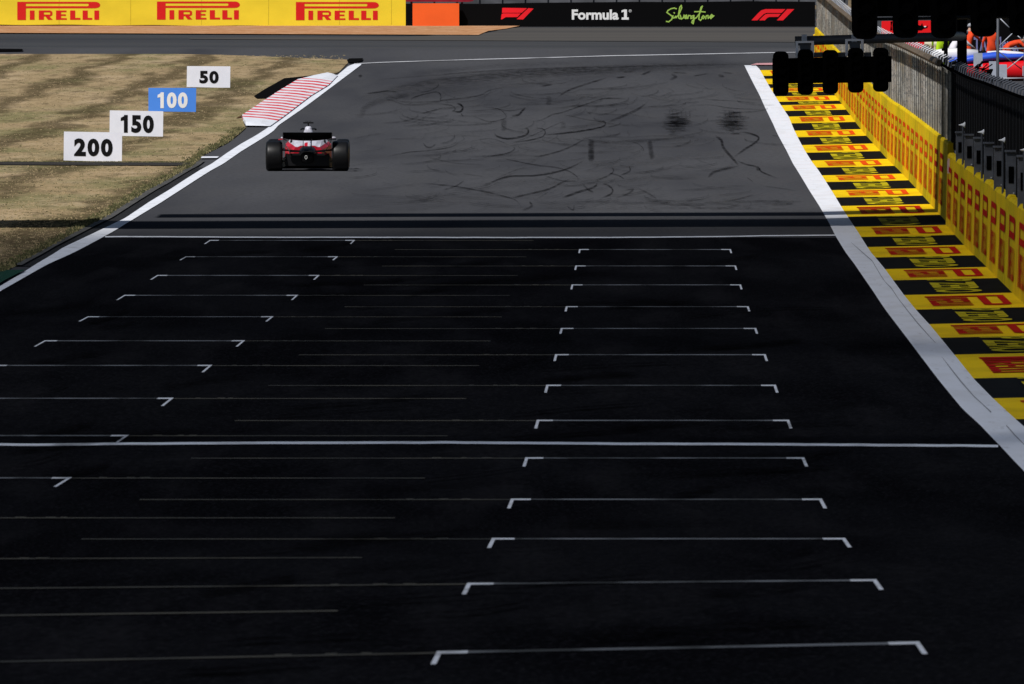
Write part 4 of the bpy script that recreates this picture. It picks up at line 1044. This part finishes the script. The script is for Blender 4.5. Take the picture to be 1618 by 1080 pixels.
# objects near it: cream cylinder, tan sandbag heap
q = P(1473, 75, 590)
mb = MB().tube([P(1461, 69.5, 590) + Vector((0, 0, 0)), P(1482, 69.2, 590)], [.17, .165], 18)
mb.tube([P(1460.6, 69.5, 590), P(1461, 69.5, 590)], [.06, .15], 18)
mb.box(q.x - .12, q.x - .05, 589.8, 590.2, gz(q.x, 590), P(1473, 74, 590).z).box(q.x + .05, q.x + .12, 589.8, 590.2, gz(q.x, 590), P(1473, 74, 590).z)
tag(mb.build('roller_drum', mat('cream_paint', (0.72, 0.66, 0.48), .6, .3)), 'cream coloured drum lying on trestles behind the fence top', 'drum')
mb = MB()
for x, y, r in ((1463, 74, .15), (1467, 80, .17), (1471, 87, .17), (1460, 80, .14), (1474, 95, .18), (1465, 90, .2), (1470, 101, .22), (1461, 99, .2), (1476, 106, .2)): mb.ball(P(x, y, 584), r, r * .8, r * .75, 10, 7)
tag(mb.build('sandbag_heap', mat('tan_sacking', (0.20, 0.165, 0.125), 1, .1, .4, (6, 6, 6))), 'heap of tan sandbags beside the nose of the parked car', 'sandbags')

# ------------------------------------------------------------------ people
def person(px, d, label, bend, yaw, arm, overall, hat, skin=(0.45, 0.27, 0.2)):
    """one continuous skinned figure; bend = forward lean of the torso, arm = reach of the arms"""
    q = P(px, 100, d); g = gz(q.x, d)
    J, E, R = {}, [], {}
    def j(n, p, r, par=None):
        J[n] = (len(J), Vector(p)); R[n] = r
        if par: E.append((J[par][0], J[n][0]))
    cb, sb = math.cos(bend), math.sin(bend)
    def tor(x, h, f=0): return (x, sb * h + cb * f, 0.93 + cb * h - sb * f)
    j('pelvis', (0, 0, 0.93), .15)
    j('waist', tor(0, .20), .14, 'pelvis'); j('chest', tor(0, .40), .165, 'waist'); j('neck', tor(0, .58), .06, 'chest')
    j('head', tor(0, .68, .02), .085, 'neck'); j('crown', tor(0, .80, .03), .088, 'head'); j('face', tor(0, .72, .10), .045, 'head')
    for s, t in ((-1, 'l'), (1, 'r')):
        st = .12 * s
        j('hip' + t, (.11 * s, 0, .86), .10, 'pelvis'); j('knee' + t, (.13 * s, .05 + st, .48), .07, 'hip' + t); j('ankle' + t, (.13 * s, st - .02, .09), .05, 'knee' + t); j('toe' + t, (.14 * s, st + .16, .05), .042, 'ankle' + t)
        j('sh' + t, tor(.19 * s, .50), .075, 'chest')
        sx, sy, sz = tor(.24 * s, .50)
        a = arm[0] if s < 0 else arm[1]
        e = Vector((sx + .06 * s, sy + math.sin(a) * .28, sz - math.cos(a) * .28)); w_ = e + Vector((-.02 * s, math.sin(a + .35) * .25, -math.cos(a + .35) * .25))
        j('el' + t, e, .05, 'sh' + t); j('wr' + t, w_, .036, 'el' + t)
        dr_ = (w_ - e).normalized(); hnd = w_ + dr_ * .07; j('palm' + t, hnd, .034, 'wr' + t)
        for k in range(4):
            b0 = hnd + Vector(((k - 1.5) * .018, 0, 0)) + dr_ * .035; j('f%d%s' % (k, t), b0, .010, 'palm' + t); j('g%d%s' % (k, t), b0 + dr_ * (.045 + .01 * (k in (1, 2))) + Vector((0, .012, -.004)), .008, 'f%d%s' % (k, t))
        j('th' + t, hnd + Vector((-.035 * s, .01, 0)), .011, 'palm' + t); j('tk' + t, hnd + Vector((-.05 * s, .03, 0)) + dr_ * .03, .009, 'th' + t)
    me = bpy.data.meshes.new('person'); me.from_pydata([tuple(p) for _, p in J.values()], E, [])
    o = bpy.data.objects.new('person', me); COL.objects.link(o)
    bm = bmesh.new(); bm.from_mesh(me); ly = bm.verts.layers.skin.verify(); bm.verts.ensure_lookup_table()
    for (n_, (i, p)) in J.items(): bm.verts[i][ly].radius = (R[n_], R[n_]); bm.verts[i][ly].use_root = (i == 0)
    bm.to_mesh(me); bm.free()
    o.modifiers.new('skin', 'SKIN'); sm = o.modifiers.new('sub', 'SUBSURF'); sm.levels = 1; sm.render_levels = 1
    dg = bpy.context.evaluated_depsgraph_get(); dg.update()
    nm = bpy.data.meshes.new_from_object(o.evaluated_get(dg))
    bpy.data.objects.remove(o)
    hp = J['head'][1]; hands = [J['palml'][1], J['palmr'][1]]
    for m_ in (overall, mat('skin_tone', skin, .6, .3), mat('black_boot', (0.012, 0.012, 0.013), .7, .2)): nm.materials.append(m_)
    for p in nm.polygons:
        p.use_smooth = True
        c = p.center
        p.material_index = 1 if (c - hp).length < .17 and (c - J['chest'][1]).length > .22 or any((c - h).length < .11 for h in hands) else (2 if c.z < .13 else 0)
    o = bpy.data.objects.new('person', nm); COL.objects.link(o)
    o.location = (q.x, d, g); o.rotation_euler = (0, 0, yaw)
    tag(o, label, 'person')
    # hair or cap, face details, belt
    up = Vector((0, sb, cb)); fw = Vector((0, cb, -sb)); c = J['crown'][1]
    def child(mb, nm_, m_):
        ch = mb.build(nm_, m_, None, True); ch.parent = o
    mb = MB(); rr = []
    for k, (rad, hh) in enumerate(((.108, -.03), (.112, .02), (.10, .07), (.07, .105), (.02, .12))): rr.append([c - fw * .01 + up * hh + Vector((rad * math.cos(a), 0, 0)) + fw * rad * 1.1 * math.sin(a) for a in np.linspace(0, 2 * math.pi, 14, endpoint=False)])
    mb.rings(rr, 0, True); child(mb, 'cap', hat)
    f0 = J['head'][1] + fw * .125
    mb = MB()
    for s in (-1, 1): mb.ball(f0 + up * .055 + Vector((.032 * s, 0, 0)), .012, .01, .008, 8, 5)
    child(mb, 'eyes', M_SIL)
    mb = MB().ball(f0 + fw * .02 + up * .02, .014, .022, .024, 8, 6); child(mb, 'nose', MATS['skin_tone'])
    mb = MB().ball(f0 - up * .03, .026, .01, .007, 8, 5); child(mb, 'mouth', mat('lip_tone', (0.35, 0.12, 0.10), .6, .3))
    return o
OR = mat('orange_overall', (0.86, 0.075, 0.02), .8, .15, .2, (8, 8, 6)); HV = mat('lime_vest', (0.50, 0.78, 0.02), .8, .1); WH_ = mat('white_shirt', (0.74, 0.72, 0.78), .8, .1); GC = mat('grey_cap', (0.32, 0.34, 0.38), .7, .2); NV = mat('navy_cap', (0.03, 0.03, 0.10), .7, .2)
person(1527.5, 578, 'marshal in orange overalls and grey cap leaning over beside the black post', .35, -.5, (.7, .9), OR, GC)
person(1566.5, 574, 'marshal in orange overalls standing with back turned behind the blue car body', .08, .1, (.2, .25), OR, NV)
person(1486.5, 580, 'person in a lime vest standing beside the cream drum', .0, .2, (.1, .1), HV, NV)
person(1504, 576, 'person in a white top bending over the nose of the parked car', .8, -1.0, (.9, .7), WH_, GC)
person(1590, 580, 'marshal in orange overalls crouched low behind the lattice tower braces', 1.25, -1.2, (.6, .7), OR, GC)

# ================================================================== the race car on the track
g = G(485.5, 270.3)
CAR = thing('race_car', tuple(g), 'white and red open-wheel race car driving away seen from behind', 'race car')
CY = lambda x, y, z: Vector((g.x + x - .004 * y, g.y + y, g.z + z))
M_TYRE = mat('tyre_rubber', (0.006, 0.006, 0.0065), 0.42, 0.28, 0.3, (12, 3, 12)); M_CARB = mat('carbon_fibre', (0.006, 0.006, 0.007), 0.5, 0.2)
KW = mat('racer_white', (0.62, 0.62, 0.70), .4, .3, .35, (5, 2, 7)); KR = mat('racer_red', (0.55, 0.010, 0.03), .4, .3, .35, (5, 2, 7)); KSH = mat('racer_shaded_side', (0.03, 0.04, 0.12), .4, .4)
def wheel(cx, cy, w, r):
    mb = MB(); rr = []
    for rad, xx in ((.24, -w / 2 + .01), (.30, -w / 2), (r - .035, -w / 2 + .008), (r - .01, -w / 2 + .03), (r, -w / 2 + .075), (r, w / 2 - .075), (r - .01, w / 2 - .03), (r - .035, w / 2 - .008), (.30, w / 2), (.24, w / 2 - .01)):
        rr.append([CY(cx + xx, cy + rad * math.cos(a), r + rad * math.sin(a)) for a in np.linspace(0, 2 * math.pi, 40, endpoint=False)])
    mb.rings(rr, 0, True); o = mb.build('wheel', M_TYRE, CAR, True)
    s = 1 if cx > 0 else -1; rr = []
    for rad, xx in ((.235, -w / 2 + .004), (.235, w / 2 + .002), (.20, w / 2 + .006), (.05, w / 2 - .03)):
        rr.append([CY(cx + s * xx, cy + rad * math.cos(a), r + rad * math.sin(a)) for a in np.linspace(0, 2 * math.pi, 24, endpoint=False)])
    MB().rings(rr, 0, True).build('rim', M_CARB, o, True)
for s in (-1, 1):
    wheel(.80 * s, .40, .40, .365); wheel(.835 * s, 4.0, .32, .365)
def loft(name, stations, mats, mi_fn=None, n=24, pw=.7):
    """stations: (y, half width, z low, z high, centre x)"""
    rr = []
    for y, hw, z0, z1 in stations:
        cz, hz = (z0 + z1) / 2, (z1 - z0) / 2
        rr.append([CY(hw * math.copysign(abs(math.cos(t)) ** pw, math.cos(t)), y, cz + hz * math.copysign(abs(math.sin(t)) ** pw, math.sin(t))) for t in np.linspace(0, 2 * math.pi, n, endpoint=False)])
    mb = MB().rings(rr, 0, True)
    if mi_fn:
        for i, f in enumerate(mb.f):
            c = sum((Vector(mb.v[k]) for k in f), Vector()) / len(f); mb.mi[i] = mi_fn(c.x - g.x, c.y - g.y, c.z - g.z)
    return mb.build(name, mats, CAR, True)
MB().rings([[CY(-hw, y, z0), CY(hw, y, z0), CY(hw, y, z1), CY(-hw, y, z1)] for y, hw, z0, z1 in ((.28, .53, .13, .43), (.6, .54, .10, .36), (1.2, .72, .05, .10), (3.2, .74, .05, .09), (3.7, .4, .05, .09))], 0, True).build('floor', M_CARB, CAR)
# sidepods: red flanks, white tops, built from a section that tapers to the rear
def half(w, zt, zs, zl): return [(0, zl), (w * .92, zl), (w, zl + .10), (w * .98, zs), (w * .84, zs + .07), (w * .70, zt - .03), (w * .5, zt), (0, zt + .01)]
for s in (-1, 1):
    rr = []
    for y, w, zt, zs, zl in ((1.25, .34, .60, .50, .16), (1.8, .46, .72, .56, .14), (2.3, .545, .785, .60, .12), (2.8, .57, .80, .62, .12), (3.2, .56, .78, .60, .14), (3.35, .50, .72, .58, .2)):
        rr.append([CY(s * (x + .004), y, z) for x, z in half(w, zt, zs, zl)])
    mb = MB().rings(rr, 0, True)
    for i in range(len(mb.f)): mb.mi[i] = 0 if i % 8 in (4, 5, 6) and i < 40 else 1
    o = mb.build('sidepod', [KW, KR], CAR)
    MB().ball(CY(s * .20, 1.93, .665), .075, .20, .022, 12, 6).build('louvre', M_CARB, o, True)
    MB().ball(CY(s * .405, 2.08, .69), .03, .12, .05, 10, 6).build('duct', M_CARB, o, True)
loft('engine_cover', [(.95, .07, .40, .56), (1.4, .10, .42, .68), (1.9, .12, .46, .80), (2.4, .13, .5, .92), (2.8, .125, .55, 1.0), (3.05, .11, .6, 1.02), (3.15, .09, .7, 1.0)], [KW, KR, KSH], lambda x, y, z: 1 if (x < .01 and z < .66) else (2 if x > .055 and z < .80 else 0))  # navy on the right flank stands for its shaded side
loft('airbox', [(2.72, .05, .90, 1.02), (2.85, .083, .88, 1.05), (3.05, .088, .86, 1.06), (3.18, .07, .9, 1.04)], KW)
loft('nose', [(3.2, .34, .12, .66), (3.8, .26, .14, .62), (4.5, .17, .16, .5), (5.1, .09, .18, .32), (5.25, .05, .2, .27)], KW)
loft('gearbox', [(.18, .13, .22, .44), (.3, .17, .18, .50), (.7, .20, .14, .58), (1.2, .22, .12, .60), (1.4, .2, .12, .5)], M_CARB)
o = loft('rear_light', [(.10, .045, .36, .42), (.178, .05, .35, .43)], M_CARB)
mb = MB(); ring = []
for a in np.linspace(0, 2 * math.pi, 25): ring.append(CY(-.03 + .027 * math.cos(a), .09, .335 + .043 * math.sin(a)))
mb.tube(ring, .0055, 6, 0, False); mb.build('exhaust_ring', mat('bright_steel', (0.75, 0.75, 0.72), .3, .5), CAR, True)
MB().tube([CY(-.03, .10, .335), CY(-.03, .4, .335)], .03, 12).build('exhaust', M_CARB, CAR, True)
# rear wing: dished main plane and flap, arched tips down to the beam wing
xs = np.linspace(-.585, .585, 17)
def dish(x): return -.055 * (1 - (abs(x) / .585) ** 2.2)
mb = MB(); mb.rings([[CY(x, .02, .935), CY(x, .05, .94), CY(x, .16, .885 + dish(x)), CY(x, .14, .868 + dish(x))] for x in xs], 0, True); mb.build('wing_flap', M_CARB, CAR)
mb = MB(); mb.rings([[CY(x, .10, .872 + dish(x)), CY(x, .20, .862 + dish(x)), CY(x, .42, .80 + dish(x)), CY(x, .42, .785 + dish(x)), CY(x, .24, .80 + dish(x))] for x in xs], 0, True); mb.build('rear_wing', M_CARB, CAR)
MB().rings([[CY(x, .05, .50 - .02 * math.cos(x * 3)), CY(x, .22, .47), CY(x, .22, .455), CY(x, .05, .485 - .02 * math.cos(x * 3))] for x in np.linspace(-.42, .42, 9)], 0, True).build('beam_wing', M_CARB, CAR)
for s in (-1, 1):
    prof = [(.585, .93), (.588, .84), (.575, .76), (.54, .68), (.49, .58), (.43, .50), (.41, .42)]
    MB().rings([[CY(s * x, -.01 + .0 * z, z), CY(s * (x + .014), -.01, z), CY(s * (x + .014), .52, z), CY(s * x, .52, z)] for x, z in prof], 0, True).build('endplate', mat('sunlit_carbon', (0.05, 0.05, 0.06), .4, .4) if s < 0 else M_CARB, CAR)  # left endplate coloured paler to stand for sun on it
    MB().rings([[CY(s * .1 - .008, .12, z), CY(s * .1 + .008, .12, z), CY(s * .1 + .008, .26, z), CY(s * .1 - .008, .26, z)] for z in (.5, .80)], 0, True).build('wing_pylon', M_CARB, CAR)
    for (a, b) in (((.18, .9, .48), (.62, .45, .52)), ((.18, .5, .48), (.62, .42, .5)), ((.2, .9, .25), (.62, .45, .24)), ((.2, .5, .25), (.62, .38, .24))): MB().tube([CY(s * a[0], a[1], a[2]), CY(s * b[0], b[1], b[2])], .014, 6).build('suspension_arm', M_CARB, CAR)
    for (a, b) in (((.2, 3.8, .5), (.68, 4.0, .5)), ((.2, 4.2, .26), (.68, 4.0, .26))): MB().tube([CY(s * a[0], a[1], a[2]), CY(s * b[0], b[1], b[2])], .014, 6).build('suspension_arm', M_CARB, CAR)
    o = MB().ball(CY(s * .60, 3.3, .765), .075, .05, .032, 12, 8).build('mirror', KW, CAR, True)
    MB().tube([CY(s * .56, 3.3, .76), CY(s * .42, 3.3, .72)], .012, 6).build('mirror_stalk', M_CARB, o)
    MB().rings([[CY(s * (x), y0, z), CY(s * x, y0 + .16, z + .01), CY(s * x, y0 + .16, z - .004), CY(s * x, y0, z - .012)] for x, y0, z in ((.50, .15, .745), (.60, .13, .775), (.70, .12, .765))], 0, True).build('brake_winglet', KR if s < 0 else M_CARB, CAR)
    MB().ball(CY(s * .44, .16, .43), .04, .06, .03, 10, 6).build('marker', KR, CAR, True)
MB().tube([CY(-.18, 3.1, .97), CY(-.15, 3.5, .985), CY(0, 3.75, .96), CY(.15, 3.5, .985), CY(.18, 3.1, .97)], .022, 8).build('halo', M_CARB, CAR, True)
MB().tube([CY(0, 3.75, .955), CY(0, 3.95, .68)], .02, 8).build('halo_strut', M_CARB, CAR, True)
mb = MB().box(*[0] * 6)
mb = MB(); c0 = CY(0, 2.95, 1.135)
mb.box(c0.x - .125, c0.x + .125, c0.y - .06, c0.y + .06, c0.z - .018, c0.z + .018).box(c0.x - .02, c0.x + .02, c0.y - .05, c0.y + .05, g.z + 1.05, c0.z - .019)
for x in (-.055, -.015, .02, .06): mb.box(c0.x + x - .006, c0.x + x + .006, c0.y - .03, c0.y + .03, c0.z + .0185, c0.z + .05)
mb.build('roll_hoop_camera', M_CARB, CAR)
MB().rings([[CY(x, 5.0, .10), CY(x, 5.5, .08), CY(x, 5.5, .095), CY(x, 5.0, .16)] for x in np.linspace(-.92, .92, 9)], 0, True).build('front_wing', KW, CAR)
for s in (-1, 1): MB().rings([[CY(s * .93, y, z0), CY(s * .95, y, z0), CY(s * .95, y, z1), CY(s * .93, y, z1)] for y, z0, z1 in ((4.95, .08, .30), (5.55, .06, .16))], 0, True).build('front_endplate', KR, CAR)

# ================================================================== overhead: footbridge, gantry, unseen shade caster added over the near track
def span(name, label, cat, ymid_px, wid, H, xl, xr, yaw, m, legs):
    c = G(809, ymid_px)
    d = c.y + H * TO_SUN.y / TO_SUN.z
    root = thing(name, (0, d, gz(0, d)), label, cat)
    zg = gz(0, d)
    f = lambda x, y, z: Vector((x, d + y + yaw * x, zg + z))
    MB().rings([[f(x, -wid / 2, H), f(x, wid / 2, H), f(x, wid / 2, H + .35), f(x, -wid / 2, H + .35)] for x in (xl, 0, xr)], 0, True).build('deck', m, root)
    for y in (-wid / 2 + .1, wid / 2 - .1):
        MB().tube([f(xl, y, H + 1.4), f(xr, y, H + 1.4)], .05, 8).build('rail', M_STEEL, root)
    for x in legs:
        for y in (-wid / 2 + .4, wid / 2 - .4):
            q = f(x, y, 0); MB().tube([(q.x, q.y, gz(q.x, q.y) - .3), (q.x, q.y, zg + H - .003)], .2, 10).build('leg', M_STEEL, root)
    return root
span('footbridge', 'wide grey footbridge over the track, overhead of the striped run-off, casting the broad dark band', 'bridge', 352.2, 8.0, 8.0, -40, 26, .19, M_STEEL, (-39, 25))
span('gantry', 'slim grey start gantry over the track, casting the thin dark band', 'gantry', 338.3, 3.9, 8.6, -7.1 - 8.6 * -TO_SUN.x / TO_SUN.z, 22, .17, M_STEEL, (13, 21))

HC = 330.0
off = TO_SUN / TO_SUN.z * HC
cm = bpy.data.materials.new('shade_cloud_mix'); cm.use_nodes = True
n, l = cm.node_tree.nodes, cm.node_tree.links
n.remove(n['Principled BSDF'])
tr = n.new('ShaderNodeBsdfTransparent'); df = n.new('ShaderNodeBsdfDiffuse'); df.inputs['Color'].default_value = (.5, .5, .52, 1); mx = n.new('ShaderNodeMixShader')
g_ = n.new('ShaderNodeNewGeometry'); sp = n.new('ShaderNodeSeparateXYZ'); l.new(g_.outputs['Position'], sp.inputs[0])
k1 = n.new('ShaderNodeMath'); k1.operation = 'MULTIPLY_ADD'; l.new(sp.outputs['X'], k1.inputs[0]); k1.inputs[1].default_value = -1.2; l.new(sp.outputs['Y'], k1.inputs[2])
tx = n.new('ShaderNodeTexNoise'); tx.inputs['Scale'].default_value = .035; l.new(g_.outputs['Position'], tx.inputs['Vector'])
k2 = n.new('ShaderNodeMath'); k2.operation = 'MULTIPLY_ADD'; l.new(tx.outputs['Fac'], k2.inputs[0]); k2.inputs[1].default_value = 10.0; l.new(k1.outputs[0], k2.inputs[2])
rp = n.new('ShaderNodeMapRange')
EDGE = 303.0
# opacity ramp sets where the added shade fades out along the track
rp.inputs['From Min'].default_value = EDGE - 3 + off.y - 1.2 * off.x; rp.inputs['From Max'].default_value = EDGE + 16 + off.y - 1.2 * off.x
rp.inputs['To Min'].default_value = 0.50; rp.inputs['To Max'].default_value = 0.0
l.new(k2.outputs[0], rp.inputs['Value']); l.new(rp.outputs[0], mx.inputs['Fac']); l.new(tr.outputs[0], mx.inputs[1]); l.new(df.outputs[0], mx.inputs[2])
l.new(mx.outputs[0], n['Material Output'].inputs['Surface'])
mb = MB(); rr = []
for i in range(13):
    a = math.pi * i / 12
    rr.append([Vector((off.x + 10 + 130 * math.sin(a) ** .4 * math.copysign(abs(math.cos(t)) ** .5, math.cos(t)), off.y + 165 + 175 * math.sin(a) ** .4 * math.copysign(abs(math.sin(t)) ** .5, math.sin(t)), CAMZ + HC + 14 * math.cos(a) * (1 + .25 * math.sin(3 * t + i)))) for t in np.linspace(0, 2 * math.pi, 40, endpoint=False)])
mb.rings(rr, 0, False)
struct(mb.build('shade_cloud', cm, None, True))
